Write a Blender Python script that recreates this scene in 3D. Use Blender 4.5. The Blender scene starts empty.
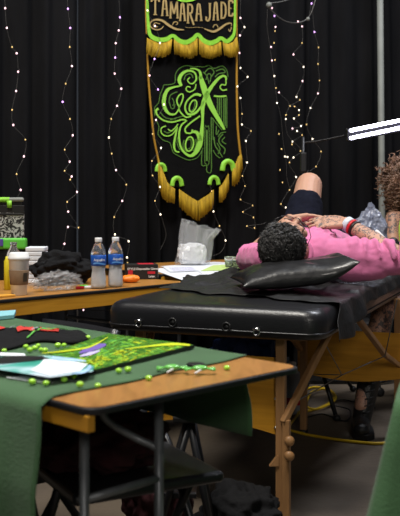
import bpy, bmesh, math, random
from mathutils import Vector, Matrix, noise
V = Vector
PI = math.pi
scene = bpy.context.scene
COL = scene.collection
random.seed(7)
F_, H_, YH = 900.0, 1.1, 204.0

def P(px, py, d):
    """world point of photo position at distance d (metres)"""
    return V(((px-200)/F_*d, d, H_-(py-YH)/F_*d))
def Q(px, py, z):
    """world point of photo position lying on the level z"""
    d = F_*(H_-z)/(py-YH)
    return V(((px-200)/F_*d, d, z))
# line of the curtain backdrop
WX, WY = 0.81, 6.40
WD = V((0.867, 0.498, 0)); WN = V((0.498, -0.867, 0))
def W(px, py, off=0.0):
    k = (px-200)/F_
    ox, oy = WX+WN.x*off, WY+WN.y*off
    s = (oy*k-ox)/(WD.x-WD.y*k)
    d = oy+WD.y*s
    return V((ox+WD.x*s, d, H_-(py-YH)/F_*d))

# ------------------------------------------------------------ materials
def mat(name, col, rough=0.6, metal=0.0, var=0.0, vscale=20.0, bump=0.0, bscale=60.0, trans=0.0, alpha=1.0,
        emit=0.0, ecol=None, spec=0.5, sheen=0.0, coat=0.0, ior=1.45, stretch=None):
    m = bpy.data.materials.new(name); m.use_nodes = True
    nt = m.node_tree; b = nt.nodes['Principled BSDF']
    c = (col[0], col[1], col[2], 1)
    b.inputs['Base Color'].default_value = c
    b.inputs['Roughness'].default_value = rough
    b.inputs['Metallic'].default_value = metal
    b.inputs['Transmission Weight'].default_value = trans
    b.inputs['Alpha'].default_value = alpha
    b.inputs['Specular IOR Level'].default_value = spec
    b.inputs['Sheen Weight'].default_value = sheen
    b.inputs['Coat Weight'].default_value = coat
    b.inputs['IOR'].default_value = ior
    if emit:
        b.inputs['Emission Color'].default_value = (*(ecol or col), 1)
        b.inputs['Emission Strength'].default_value = emit
    if var or bump:
        tc = nt.nodes.new('ShaderNodeTexCoord'); mp = nt.nodes.new('ShaderNodeMapping')
        nt.links.new(tc.outputs['Object'], mp.inputs['Vector'])
        if stretch: mp.inputs['Scale'].default_value = stretch
    if var:
        n = nt.nodes.new('ShaderNodeTexNoise'); n.inputs['Scale'].default_value = vscale; n.inputs['Detail'].default_value = 6
        nt.links.new(mp.outputs[0], n.inputs['Vector'])
        r = nt.nodes.new('ShaderNodeValToRGB')
        r.color_ramp.elements[0].position = 0.3; r.color_ramp.elements[1].position = 0.7
        r.color_ramp.elements[0].color = tuple(x*(1-var) for x in col)+(1,)
        r.color_ramp.elements[1].color = tuple(min(1, x*(1+var)) for x in col)+(1,)
        nt.links.new(n.outputs['Fac'], r.inputs['Fac']); nt.links.new(r.outputs['Color'], b.inputs['Base Color'])
    if bump:
        n2 = nt.nodes.new('ShaderNodeTexNoise'); n2.inputs['Scale'].default_value = bscale; n2.inputs['Detail'].default_value = 5
        nt.links.new(mp.outputs[0], n2.inputs['Vector'])
        bp = nt.nodes.new('ShaderNodeBump'); bp.inputs['Strength'].default_value = bump; bp.inputs['Distance'].default_value = 0.01
        nt.links.new(n2.outputs['Fac'], bp.inputs['Height']); nt.links.new(bp.outputs[0], b.inputs['Normal'])
    return m

def ramp_mat(name, stops, tex='noise', scale=10, rough=0.5, stretch=(1,1,1), dist=0.0, rot=(0,0,0), const=False, detail=4, bump=0.0):
    m = bpy.data.materials.new(name); m.use_nodes = True
    nt = m.node_tree; b = nt.nodes['Principled BSDF']; b.inputs['Roughness'].default_value = rough
    tc = nt.nodes.new('ShaderNodeTexCoord'); mp = nt.nodes.new('ShaderNodeMapping')
    mp.inputs['Scale'].default_value = stretch; mp.inputs['Rotation'].default_value = rot
    nt.links.new(tc.outputs['Object'], mp.inputs['Vector'])
    if tex == 'noise':
        n = nt.nodes.new('ShaderNodeTexNoise'); n.inputs['Scale'].default_value = scale; n.inputs['Detail'].default_value = detail
        n.inputs['Distortion'].default_value = dist; out = n.outputs['Fac']
    elif tex == 'wave':
        n = nt.nodes.new('ShaderNodeTexWave'); n.inputs['Scale'].default_value = scale; n.inputs['Distortion'].default_value = dist
        n.inputs['Detail'].default_value = detail; n.inputs['Detail Scale'].default_value = 1.5; out = n.outputs['Fac']
    else:
        n = nt.nodes.new('ShaderNodeTexVoronoi'); n.inputs['Scale'].default_value = scale
        n.feature = 'DISTANCE_TO_EDGE'; out = n.outputs['Distance']
    nt.links.new(mp.outputs[0], n.inputs['Vector'])
    r = nt.nodes.new('ShaderNodeValToRGB'); cr = r.color_ramp
    if const: cr.interpolation = 'CONSTANT'
    while len(cr.elements) < len(stops): cr.elements.new(0.5)
    for e, (p, c) in zip(cr.elements, stops):
        e.position = p; e.color = (*c, 1)
    nt.links.new(out, r.inputs['Fac']); nt.links.new(r.outputs['Color'], b.inputs['Base Color'])
    if bump:
        bp = nt.nodes.new('ShaderNodeBump'); bp.inputs['Strength'].default_value = bump; bp.inputs['Distance'].default_value = 0.005
        nt.links.new(out, bp.inputs['Height']); nt.links.new(bp.outputs[0], b.inputs['Normal'])
    return m

M = {}
M['curtain'] = mat('black_velour', (0.0078, 0.0078, 0.0088), 0.9, var=0.3, vscale=6, bump=0.3, bscale=40, spec=0.06, stretch=(1, 1, 0.2))
M['floor'] = mat('concrete', (0.105, 0.082, 0.060), 0.62, var=0.3, vscale=2.2, bump=0.25, bscale=30)
M['green_cloth'] = mat('green_tablecloth', (0.050, 0.118, 0.050), 0.85, var=0.14, vscale=7, bump=0.3, bscale=260, spec=0.25, sheen=0.15)
M['laminate'] = ramp_mat('brown_laminate', [(0.25, (0.25, 0.115, 0.034)), (0.55, (0.40, 0.19, 0.058)), (0.8, (0.29, 0.135, 0.04))], 'noise', 5, 0.33, (6, 1, 1), 0.8, (0, 0, -0.78), detail=8)
M['back_laminate'] = ramp_mat('orange_laminate', [(0.25, (0.28, 0.125, 0.025)), (0.55, (0.40, 0.18, 0.035)), (0.8, (0.31, 0.14, 0.03))], 'noise', 4, 0.4, (1, 6, 1), 0.8, (0, 0, -0.85), detail=8)
M['ply'] = ramp_mat('yellow_plywood', [(0.3, (0.46, 0.20, 0.012)), (0.6, (0.60, 0.285, 0.022)), (0.8, (0.52, 0.235, 0.015))], 'noise', 3, 0.45, (1, 1, 14), 0.6, detail=5)
M['bumper'] = mat('black_vinyl_edge', (0.012, 0.012, 0.014), 0.4)
M['steel'] = mat('grey_steel', (0.135, 0.145, 0.155), 0.4, 0.35, var=0.15, vscale=30)
M['chrome'] = mat('chrome', (0.75, 0.76, 0.78), 0.15, 1.0)
M['vinyl'] = mat('black_vinyl', (0.011, 0.011, 0.013), 0.34, bump=0.12, bscale=180, coat=0.12)
M['pillow'] = mat('black_pillow_vinyl', (0.012, 0.012, 0.013), 0.42, bump=0.7, bscale=16, coat=0.25)
M['sheet'] = mat('black_thin_sheet', (0.014, 0.014, 0.015), 0.5, bump=0.6, bscale=30)
M['beech'] = mat('beech_wood', (0.30, 0.155, 0.062), 0.45, var=0.2, vscale=14, stretch=(3, 3, 0.5))
M['black_plastic'] = mat('black_plastic', (0.010, 0.010, 0.011), 0.45)
M['black_metal'] = mat('black_metal', (0.010, 0.010, 0.012), 0.35, 0.3)
M['grille'] = mat('black_grille', (0.008, 0.008, 0.009), 0.7, bump=0.8, bscale=400)
M['pink'] = mat('pink_cotton', (0.62, 0.165, 0.345), 0.85, var=0.08, vscale=30, bump=0.15, bscale=300, sheen=0.2)
M['navy'] = mat('navy_cotton', (0.005, 0.006, 0.014), 0.9, spec=0.15, var=0.2, vscale=30, bump=0.3, bscale=80)
M['hairdark'] = mat('dark_grey_hair', (0.040, 0.038, 0.038), 0.38, var=0.6, vscale=40)
M['haircurl'] = mat('brown_curly_hair', (0.20, 0.115, 0.075), 0.42, var=0.7, vscale=16)
M['white'] = mat('white_plastic', (0.78, 0.78, 0.79), 0.4)
M['paper'] = mat('white_paper', (0.74, 0.77, 0.83), 0.7, var=0.04, vscale=12)
M['papercup'] = mat('white_paper_cup', (0.74, 0.74, 0.75), 0.55)
M['sleeve'] = mat('brown_cardboard', (0.19, 0.115, 0.062), 0.8, var=0.15, vscale=40)
M['darkprint'] = mat('dark_printing', (0.05, 0.04, 0.025), 0.8)
M['lime'] = mat('lime_satin', (0.26, 0.62, 0.045), 0.5, var=0.12, vscale=60)
M['emblem'] = mat('lime_print', (0.30, 0.66, 0.075), 0.55)
M['emblem_dim'] = mat('dull_green_print', (0.085, 0.21, 0.03), 0.6)
M['gold'] = mat('gold_fringe', (0.42, 0.265, 0.018), 0.6, spec=0.2, var=0.4, vscale=60, stretch=(1, 1, 0.15))
M['goldcord'] = mat('gold_cord', (0.42, 0.22, 0.02), 0.5)
M['goldprint'] = mat('gold_lettering', (0.42, 0.30, 0.12), 0.5)
M['banner'] = mat('black_banner_cloth', (0.005, 0.005, 0.0052), 0.9, spec=0.08, var=0.15, bump=0.2, bscale=100)
M['wire'] = mat('silver_wire', (0.10, 0.095, 0.09), 0.4, 0.3)
M['bulb_pink'] = mat('bulb_pink', (1, 0.7, 0.75), 0.3, emit=1.9, ecol=(1.0, 0.62, 0.70))
M['bulb_purple'] = mat('bulb_purple', (0.8, 0.4, 1), 0.3, emit=2.3, ecol=(0.72, 0.36, 1.0))
M['bulb_warm'] = mat('bulb_warm', (1, 0.7, 0.25), 0.3, emit=0.8, ecol=(1.0, 0.66, 0.24))
M['bulb_white'] = mat('bulb_white', (1, 0.9, 0.7), 0.3, emit=2.2, ecol=(1.0, 0.86, 0.66))
M['tube'] = mat('lamp_tube', (0.9, 0.9, 1), 0.3, emit=12.0, ecol=(0.80, 0.78, 1.0))
M['clear'] = mat('clear_plastic', (0.93, 0.95, 0.97), 0.12, trans=0.92, ior=1.2, bump=0.3, bscale=25)
def film(name, col, alpha, rough, bs=25):
    return mat(name, col, rough, alpha=alpha, bump=1.0, bscale=bs, spec=1.0)
M['film'] = film('thin_clear_film', (0.55, 0.56, 0.58), 0.20, 0.12, 40)
M['foil'] = film('silvery_film', (0.27, 0.30, 0.40), 0.80, 0.08, 70)
M['water'] = mat('cloudy_water', (0.88, 0.90, 0.93), 0.4, trans=0.3, ior=1.25, var=0.08, vscale=50)
M['blue'] = mat('blue_label', (0.012, 0.085, 0.40), 0.4)
M['palelabel'] = mat('pale_blue_label', (0.12, 0.32, 0.72), 0.4)
M['gauze'] = mat('white_cotton', (0.88, 0.88, 0.90), 0.9, bump=0.9, bscale=60)
M['boxblack'] = mat('black_carton', (0.013, 0.013, 0.014), 0.4)
M['red'] = mat('red_print', (0.50, 0.012, 0.03), 0.5)
M['shirt_red'] = mat('red_fabric_print', (0.55, 0.035, 0.025), 0.7, var=0.25, vscale=60)
M['orange'] = mat('orange_plastic', (0.85, 0.22, 0.015), 0.45, var=0.1, bump=0.3, bscale=30)
M['hoodie'] = mat('black_fabric', (0.007, 0.007, 0.008), 0.9, bump=0.5, bscale=60, spec=0.2)
M['maroon'] = mat('maroon_fabric', (0.035, 0.004, 0.007), 0.9, bump=0.5, bscale=30)
M['greenplastic'] = mat('green_plastic', (0.10, 0.50, 0.05), 0.4)
M['darkgreen'] = mat('dark_green_plastic', (0.0, 0.16, 0.07), 0.4)
M['yellow'] = mat('yellow_plastic', (0.65, 0.55, 0.02), 0.45)
M['cord'] = mat('yellow_cord', (0.62, 0.40, 0.01), 0.45)
M['purple'] = mat('purple_plastic', (0.08, 0.06, 0.30), 0.4)
M['leaf_pattern'] = ramp_mat('leaf_pattern_print', [(0.0, (0.01, 0.01, 0.01)), (0.49, (0.01, 0.01, 0.01)), (0.52, (0.42, 0.42, 0.40)), (1.0, (0.55, 0.55, 0.52))], 'noise', 24, 0.5, (1, 1, 1), 3.0)
M['gem'] = mat('lime_candy', (0.46, 0.88, 0.07), 0.25, trans=0.1, coat=0.4, emit=0.0)
M['wrap'] = mat('green_wrapper', (0.16, 0.55, 0.11), 0.3, coat=0.3)
M['fern'] = ramp_mat('fern_print', [(0.0, (0.006, 0.008, 0.006)), (0.44, (0.006, 0.02, 0.006)), (0.46, (0.05, 0.28, 0.02)), (0.50, (0.010, 0.05, 0.01)), (0.55, (0.12, 0.45, 0.015)), (0.60, (0.012, 0.05, 0.01)), (0.66, (0.45, 0.55, 0.02))], 'noise', 48, 0.4, (1.0, 2.2, 1), 3.0, (0, 0, 0.9), detail=5)
M['teal_print'] = ramp_mat('teal_white_print', [(0.35, (0.015, 0.25, 0.17)), (0.48, (0.06, 0.36, 0.30)), (0.58, (0.50, 0.66, 0.74)), (0.75, (0.66, 0.72, 0.80))], 'noise', 6.0, 0.5, (1, 1, 1), 0.6, detail=2)
M['paleblue'] = mat('pale_blue_print', (0.35, 0.55, 0.85), 0.5, var=0.3, vscale=20)
M['violet'] = mat('violet_print', (0.17, 0.11, 0.42), 0.5)
M['lilac'] = mat('lilac_print', (0.55, 0.50, 0.78), 0.5)
M['acidyellow'] = mat('acid_yellow_print', (0.55, 0.65, 0.02), 0.5)
M['cyanbox'] = mat('pale_cyan_card', (0.25, 0.55, 0.62), 0.5)
M['limepaper'] = mat('pale_green_paper', (0.50, 0.66, 0.22), 0.7)
M['orangepaper'] = mat('orange_card', (0.66, 0.33, 0.04), 0.6)
M['pipe'] = mat('galvanised_pipe', (0.20, 0.21, 0.195), 0.6, 0.0, var=0.12, vscale=8)
M['bluebag'] = mat('blue_bag', (0.01, 0.03, 0.13), 0.6, bump=0.6, bscale=20)
M['greybag'] = mat('grey_plastic', (0.33, 0.35, 0.38), 0.5, bump=0.4, bscale=20)
M['boot'] = mat('black_leather', (0.010, 0.010, 0.010), 0.4, bump=0.4, bscale=60)
M['acid_top'] = mat('yellow_green_top', (0.42, 0.62, 0.08), 0.8)
M['glasses'] = mat('glass_frame', (0.02, 0.02, 0.025), 0.25)
M['wrist_white'] = mat('white_wristband', (0.62, 0.70, 0.80), 0.35)
M['wrist_red'] = mat('red_wristband', (0.62, 0.02, 0.03), 0.4)
M['wrist_black'] = mat('black_wristband', (0.012, 0.012, 0.012), 0.4)
M['eye'] = mat('eye_white', (0.7, 0.68, 0.66), 0.2)
M['lips'] = mat('lip_skin', (0.42, 0.17, 0.14), 0.5)
M['liquid'] = mat('dark_ink', (0.03, 0.035, 0.035), 0.2)

def skin(name, base, spots):
    """skin with inked areas: spots = [(centre, radius, scale)] in world space"""
    m = mat(name, base, 0.5, bump=0.15, bscale=120)
    nt = m.node_tree; b = nt.nodes['Principled BSDF']
    b.inputs['Subsurface Weight'].default_value = 0.06
    b.inputs['Subsurface Radius'].default_value = (0.02, 0.008, 0.004)
    geo = nt.nodes.new('ShaderNodeNewGeometry')
    prev = None
    for c, r, sc in spots:
        dn = nt.nodes.new('ShaderNodeVectorMath'); dn.operation = 'DISTANCE'; dn.inputs[1].default_value = c
        nt.links.new(geo.outputs['Position'], dn.inputs[0])
        mr = nt.nodes.new('ShaderNodeMapRange'); mr.inputs['From Min'].default_value = r*0.85; mr.inputs['From Max'].default_value = r
        mr.inputs['To Min'].default_value = 1; mr.inputs['To Max'].default_value = 0
        nt.links.new(dn.outputs['Value'], mr.inputs['Value'])
        n = nt.nodes.new('ShaderNodeTexNoise'); n.inputs['Scale'].default_value = sc; n.inputs['Detail'].default_value = 3; n.inputs['Distortion'].default_value = 1.6
        nt.links.new(geo.outputs['Position'], n.inputs['Vector'])
        m2 = nt.nodes.new('ShaderNodeMapRange'); m2.inputs['From Min'].default_value = 0.50; m2.inputs['From Max'].default_value = 0.56
        m2.inputs['To Min'].default_value = 0; m2.inputs['To Max'].default_value = 0.85
        nt.links.new(n.outputs['Fac'], m2.inputs['Value'])
        mu = nt.nodes.new('ShaderNodeMath'); mu.operation = 'MULTIPLY'
        nt.links.new(mr.outputs[0], mu.inputs[0]); nt.links.new(m2.outputs[0], mu.inputs[1])
        if prev is None: prev = mu.outputs[0]
        else:
            mx = nt.nodes.new('ShaderNodeMath'); mx.operation = 'MAXIMUM'
            nt.links.new(prev, mx.inputs[0]); nt.links.new(mu.outputs[0], mx.inputs[1]); prev = mx.outputs[0]
    if prev is not None:
        mix = nt.nodes.new('ShaderNodeMix'); mix.data_type = 'RGBA'
        mix.inputs['A'].default_value = (*base, 1); mix.inputs['B'].default_value = (0.05, 0.055, 0.065, 1)
        nt.links.new(prev, mix.inputs['Factor']); nt.links.new(mix.outputs['Result'], b.inputs['Base Color'])
    return m

# ------------------------------------------------------------ mesh helpers
def B(): return bmesh.new()
def add_box(bm, c, size, rot=None):
    m = Matrix.Translation(V(c)) @ (rot.to_4x4() if rot else Matrix.Identity(4)) @ Matrix.Diagonal((*size, 1))
    return bmesh.ops.create_cube(bm, size=1.0, matrix=m)['verts']
def frame_rot(x, z=V((0, 0, 1))):
    x = V(x).normalized(); y = V(z).cross(x).normalized(); z = x.cross(y)
    return Matrix((x, y, z)).transposed()
def add_ell(bm, c, r, rot=None, seg=20, rings=12):
    m = Matrix.Translation(V(c)) @ (rot.to_4x4() if rot else Matrix.Identity(4)) @ Matrix.Diagonal((*r, 1))
    return bmesh.ops.create_uvsphere(bm, u_segments=seg, v_segments=rings, radius=1.0, matrix=m)['verts']
def smooth_path(pts, n=6, closed=False):
    pts = [V(p) for p in pts]; out = []
    N = len(pts)
    rng = range(N if closed else N-1)
    for i in rng:
        if closed: p0, p1, p2, p3 = pts[(i-1) % N], pts[i], pts[(i+1) % N], pts[(i+2) % N]
        else: p0, p1, p2, p3 = pts[max(i-1, 0)], pts[i], pts[i+1], pts[min(i+2, N-1)]
        for k in range(n):
            t = k/n
            out.append(0.5*((2*p1)+(p2-p0)*t+(2*p0-5*p1+4*p2-p3)*t*t+(3*p1-p0-3*p2+p3)*t**3))
    if not closed: out.append(pts[-1])
    return out
def add_tube(bm, pts, r, seg=8, round_caps=False):
    pts = [V(p) for p in pts]; n = len(pts)
    rs = list(r) if isinstance(r, (list, tuple)) else [r]*n
    if round_caps:
        d0 = (pts[0]-pts[1]).normalized(); d1 = (pts[-1]-pts[-2]).normalized()
        a = [(pts[0]+d0*rs[0]*math.sin(t), rs[0]*math.cos(t)) for t in (1.5, 1.15, 0.75, 0.35)]
        b = [(pts[-1]+d1*rs[-1]*math.sin(t), rs[-1]*math.cos(t)) for t in (0.35, 0.75, 1.15, 1.5)]
        pts = [x[0] for x in a]+pts+[x[0] for x in b]; rs = [x[1] for x in a]+rs+[x[1] for x in b]; n = len(pts)
    up = None; rings = []
    for i in range(n):
        t = (pts[min(i+1, n-1)]-pts[max(i-1, 0)])
        if t.length < 1e-9: t = V((0, 0, 1))
        t.normalize()
        if up is None:
            up = t.cross(V((0, 0, 1)))
            if up.length < 0.1: up = t.cross(V((1, 0, 0)))
            up.normalize()
        else:
            up = (up-t*up.dot(t))
            if up.length < 1e-6: up = t.orthogonal()
            up.normalize()
        w = t.cross(up)
        rings.append([bm.verts.new(pts[i]+(up*math.cos(2*PI*k/seg)+w*math.sin(2*PI*k/seg))*rs[i]) for k in range(seg)])
    for i in range(n-1):
        for k in range(seg):
            bm.faces.new((rings[i][k], rings[i][(k+1) % seg], rings[i+1][(k+1) % seg], rings[i+1][k]))
    bm.faces.new(rings[0][::-1]); bm.faces.new(rings[-1])
def caps(bm, p0, r0, p1, r1, seg=18):
    add_tube(bm, [V(p0), (V(p0)+V(p1))/2, V(p1)], [r0, (r0+r1)/2, r1], seg, True)
def add_bar(bm, a, b, w, h):
    """rectangular bar between two points"""
    a, b = V(a), V(b); d = b-a
    ref = V((0, 0, 1)) if abs(d.normalized().z) < 0.95 else V((0, 1, 0))
    R = frame_rot(d, ref)
    return add_box(bm, (a+b)/2, (d.length, w, h), R)
def add_lathe(bm, prof, c=(0, 0, 0), seg=28, M4=None):
    c = V(c); rings = []
    for r, z in prof:
        ring = []
        for k in range(seg):
            p = V((r*math.cos(2*PI*k/seg), r*math.sin(2*PI*k/seg), z))
            ring.append(bm.verts.new((M4 @ p if M4 else p)+c))
        rings.append(ring)
    for i in range(len(rings)-1):
        for k in range(seg):
            bm.faces.new((rings[i][k], rings[i][(k+1) % seg], rings[i+1][(k+1) % seg], rings[i+1][k]))
    bm.faces.new(rings[0][::-1]); bm.faces.new(rings[-1])
def add_prism(bm, lo, hi):
    """solid between two matching outlines"""
    a = [bm.verts.new(p) for p in lo]; b = [bm.verts.new(p) for p in hi]; n = len(a)
    bm.faces.new(a[::-1]); bm.faces.new(b)
    for i in range(n): bm.faces.new((a[i], a[(i+1) % n], b[(i+1) % n], b[i]))
def add_grid(bm, fn, nu, nv):
    g = [[bm.verts.new(fn(i/nu, j/nv)) for j in range(nv+1)] for i in range(nu+1)]
    for i in range(nu):
        for j in range(nv): bm.faces.new((g[i][j], g[i+1][j], g[i+1][j+1], g[i][j+1]))
def add_lump(bm, c, r, seed=0, amp=0.25, fr=2.2, flat=None, rot=0.0, sub=5, crease=0.0, pw=1.0):
    """irregular crumpled body"""
    vs = bmesh.ops.create_icosphere(bm, subdivisions=sub, radius=1.0)['verts']
    R = Matrix.Rotation(rot, 3, 'Z'); s = V((seed*3.7, seed*1.3, -seed*2.1))
    for v in vs:
        p = v.co.copy()
        k = 1+amp*noise.noise(p*fr+s)+amp*0.5*noise.noise(p*fr*2.3+s)
        if crease: k -= crease*(1-abs(noise.noise(p*fr*1.9+s))*3) if abs(noise.noise(p*fr*1.9+s)) < 0.33 else 0
        g = lambda t: math.copysign(abs(t)**pw, t)
        q = V((g(p.x)*r[0]*k, g(p.y)*r[1]*k, g(p.z)*r[2]*k))
        if flat is not None and q.z < flat: q.z = flat+(q.z-flat)*0.02
        v.co = R @ q + V(c)
def solid(o, t, off=-1):
    m = o.modifiers.new('thickness', 'SOLIDIFY'); m.thickness = t; m.offset = off
    return o
ROOT = {}
def obj(name, bm, m, parent=None, smooth=True, bevel=0.0, subsurf=0, seg=2, label=None):
    me = bpy.data.meshes.new(name)
    if not smooth or bevel: pass
    bmesh.ops.recalc_face_normals(bm, faces=bm.faces)
    bm.to_mesh(me); bm.free()
    me.materials.append(M[m] if isinstance(m, str) else m)
    xs = [v.co for v in me.vertices]
    lo = V((min(v.x for v in xs), min(v.y for v in xs), min(v.z for v in xs)))
    hi = V((max(v.x for v in xs), max(v.y for v in xs), max(v.z for v in xs)))
    c = V(((lo.x+hi.x)/2, (lo.y+hi.y)/2, lo.z))
    me.transform(Matrix.Translation(-c))
    o = bpy.data.objects.new(name, me); COL.objects.link(o); o.location = c
    if smooth:
        for p in me.polygons: p.use_smooth = True
    if parent:
        o.parent = parent
        w = V((0, 0, 0)); q = parent
        while q: w += q.location; q = q.parent if q.parent else None
        # parents are only translated when the parts are built
        acc = V((0, 0, 0)); q = parent
        while q: acc += q.location; q = q.parent
        o.location = c-acc
    if bevel:
        b = o.modifiers.new('bevel', 'BEVEL'); b.width = bevel; b.segments = seg; b.limit_method = 'ANGLE'; b.angle_limit = 0.6
        if smooth:
            for p in me.polygons: p.use_smooth = False
    if subsurf:
        s = o.modifiers.new('subdivision', 'SUBSURF'); s.levels = subsurf; s.render_levels = subsurf
    if label: o['label'] = label
    return o
def tag(o, label, cat, group=None):
    o['label'] = label; o['category'] = cat
    if group: o['group'] = group
    return o
def thing(name, loc, label, cat, group=None):
    o = bpy.data.objects.new(name, None); COL.objects.link(o); o.location = V(loc); o.empty_display_size = 0.05
    return tag(o, label, cat, group)
def structure(o): o['kind'] = 'structure'; return o
def dup(root, loc, rz=0.0, label=None, group=None, scale=None):
    r = root.copy(); COL.objects.link(r); r.location = V(loc); r.rotation_euler = (0, 0, rz)
    if label: r['label'] = label
    if group: r['group'] = group
    if scale: r.scale = (scale,)*3
    for ch in list(root.children):
        c = ch.copy(); COL.objects.link(c); c.parent = r
        for g in list(ch.children):
            d = g.copy(); COL.objects.link(d); d.parent = c
    return r
def blob(o, vox=0.006, it=4, disp=0.0, dsc=0.05, name='wr'):
    r = o.modifiers.new('remesh', 'REMESH'); r.mode = 'VOXEL'; r.voxel_size = vox; r.use_smooth_shade = True
    s = o.modifiers.new('smooth', 'SMOOTH'); s.factor = 0.5; s.iterations = it
    if disp:
        t = bpy.data.textures.new(name, 'CLOUDS'); t.noise_scale = dsc; t.noise_depth = 2
        d = o.modifiers.new('folds', 'DISPLACE'); d.texture = t; d.strength = disp; d.mid_level = 0.5
    return o
def ribbon(bm, pts, w, off, mp=W, th=0.004, n=5, closed=False):
    """flat stroke on the curtain plane; pts in picture units, w one width or one per point"""
    P2 = smooth_path([(p[0], p[1], 0) for p in pts], n, closed)
    ws = [w]*len(pts) if not isinstance(w, (list, tuple)) else w
    N = len(P2); out = []
    for i, p in enumerate(P2):
        a = P2[(i-1) % N] if closed else P2[max(i-1, 0)]; b = P2[(i+1) % N] if closed else P2[min(i+1, N-1)]
        t = b-a
        if t.length < 1e-6: t = V((1, 0, 0))
        t.normalize(); nn = V((-t.y, t.x, 0))
        f = i/n; k = int(f); k1 = min(k+1, len(ws)-1); k = min(k, len(ws)-1)
        ww = ws[k]*(1-(f-int(f)))+ws[k1]*(f-int(f))
        l, r = p+nn*ww/2, p-nn*ww/2
        out.append([bm.verts.new(mp(l.x, l.y, off)), bm.verts.new(mp(r.x, r.y, off)), bm.verts.new(mp(r.x, r.y, off-th)), bm.verts.new(mp(l.x, l.y, off-th))])
    for i in range(N if closed else N-1):
        a, b = out[i], out[(i+1) % N]
        for k in range(4): bm.faces.new((a[k], a[(k+1) % 4], b[(k+1) % 4], b[k]))
    if not closed:
        bm.faces.new(out[0][::-1]); bm.faces.new(out[-1])
def text_bm(s, size, mtx, ext=0.0006, bold=0.0, fn=None):
    cu = bpy.data.curves.new('lettering', 'FONT'); cu.body = s; cu.size = size; cu.extrude = ext; cu.offset = bold
    cu.align_x = 'CENTER'; cu.align_y = 'CENTER'
    o = bpy.data.objects.new('lettering_source', cu); COL.objects.link(o)
    dg = bpy.context.evaluated_depsgraph_get(); me = bpy.data.meshes.new_from_object(o.evaluated_get(dg))
    bpy.data.objects.remove(o); bpy.data.curves.remove(cu)
    bm = B(); bm.from_mesh(me); bpy.data.meshes.remove(me)
    for v in bm.verts:
        v.co = fn(v.co) if fn else mtx @ v.co
    return bm

# ------------------------------------------------------------ setting
bm = B(); add_box(bm, (0, 5, -0.05), (18, 18, 0.1)); structure(obj('floor', bm, 'floor', smooth=False))

# curtain backdrop: separate hanging panels
def cpt(s, off, z): return V((WX+WD.x*s+WN.x*off, WY+WD.y*s+WN.y*off, z))
seams = [-3.0, -2.32, -1.78, -1.22, -0.72, -0.05, 0.55, 1.15, 2.0]
where = ['black curtain panel at the far left edge, behind the patterned folder',
         'black curtain panel behind the leftmost strand of lights',
         'black curtain panel behind the crumpled black hoodie',
         'black curtain panel behind the two water bottles and third light strand',
         'black curtain panel hanging behind the gold-fringed banner',
         'black curtain panel between the banner and the raised knee',
         'black curtain panel behind the glowing tube lamp',
         'black curtain panel behind the upright pipe and the curly-haired person']
for i in range(len(seams)-1):
    s0, s1 = seams[i], seams[i+1]+0.004
    rnd = random.Random(i*11+3); ph = rnd.random()*6; fq = rnd.uniform(4.5, 6.5)
    def fn(u, v, s0=s0, s1=s1, ph=ph, fq=fq):
        s = s0+(s1-s0)*u
        z = 0.03+3.2*v
        k = 0.35+0.65*(1-v)**0.6
        off = (0.030*math.sin(2*PI*fq*u/1.6+ph+0.25*math.sin(3*v+ph))+0.014*math.sin(2*PI*fq*u*0.93+ph*2)+0.05*noise.noise(V((s*4.5, v*0.9, 2.0)))+0.012*noise.noise(V((s*14, v*1.5, ph))))*k
        edge = min(u, 1-u)
        if edge < 0.05: off -= 0.04*(1-edge/0.05)
        return cpt(s, off, z)
    bm = B(); add_grid(bm, fn, 110, 24)
    o = solid(obj('curtain', bm, 'curtain'), 0.003)
    tag(o, where[i], 'curtain', 'black backdrop curtains')
bm = B(); add_tube(bm, [cpt(-3.1, -0.02, 3.25), cpt(2.1, -0.02, 3.25)], 0.02, 12)
tag(obj('curtain_rail', bm, 'pipe'), 'horizontal grey pipe that carries the black curtains', 'rail')
pp = W(382, 204, 0.16)
up = thing('upright_pipe', (pp.x, pp.y, 0), 'vertical pale grey metal pipe in front of the curtain, behind the tube lamp', 'pipe')
bm = B(); add_tube(bm, [(pp.x-0.02, pp.y, 3.3), (pp.x, pp.y, 1.0), (pp.x, pp.y, 0.012)], 0.023, 16); obj('pole', bm, 'pipe', up)
bm = B(); add_box(bm, (pp.x, pp.y, 0.008), (0.4, 0.4, 0.012), frame_rot(WD)); obj('base_plate', bm, 'pipe', up, False, 0.003)
bm = B(); add_lathe(bm, [(0.036, 0.012), (0.036, 0.10), (0.033, 0.11)], (pp.x, pp.y, 0)); obj('socket', bm, 'pipe', up)

# ------------------------------------------------------------ banner
bp0 = W(192, 200, 0.07)
ban = thing('banner', (bp0.x, bp0.y, bp0.z), 'tall black hanging banner with lime emblem, gold lettering and gold fringe', 'banner')
OB = 0.085
body = [(146.5, -30), (146.8, 57), (149, 95), (153, 130), (157, 152), (160, 166), (166, 176), (170, 185), (177, 187), (184, 192), (190, 197), (197.5, 201), (205, 195), (211, 190), (216, 184), (222, 180), (228, 172), (233, 166), (239, 158), (240.5, 150), (238.5, 120), (237.5, 57), (237, -30)]
bm = B(); add_prism(bm, [W(x, y, OB-0.006) for x, y in body], [W(x, y, OB) for x, y in body]); obj('banner_cloth', bm, 'banner', ban, False)
bm = B()
add_tube(bm, smooth_path([W(x, y, OB+0.003) for x, y in [(147.3, 50), (148.5, 80), (151, 110), (154, 138), (157.5, 156), (159.5, 166)]]), 0.0065, 8)
obj('gold_cord', bm, 'goldcord', ban); bm = B()
add_tube(bm, smooth_path([W(x, y, OB+0.003) for x, y in [(236.6, 50), (236.8, 90), (237.6, 125), (239.6, 148), (241.5, 160)]]), 0.0075, 8)
obj('gold_cord', bm, 'goldcord', ban)
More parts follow.
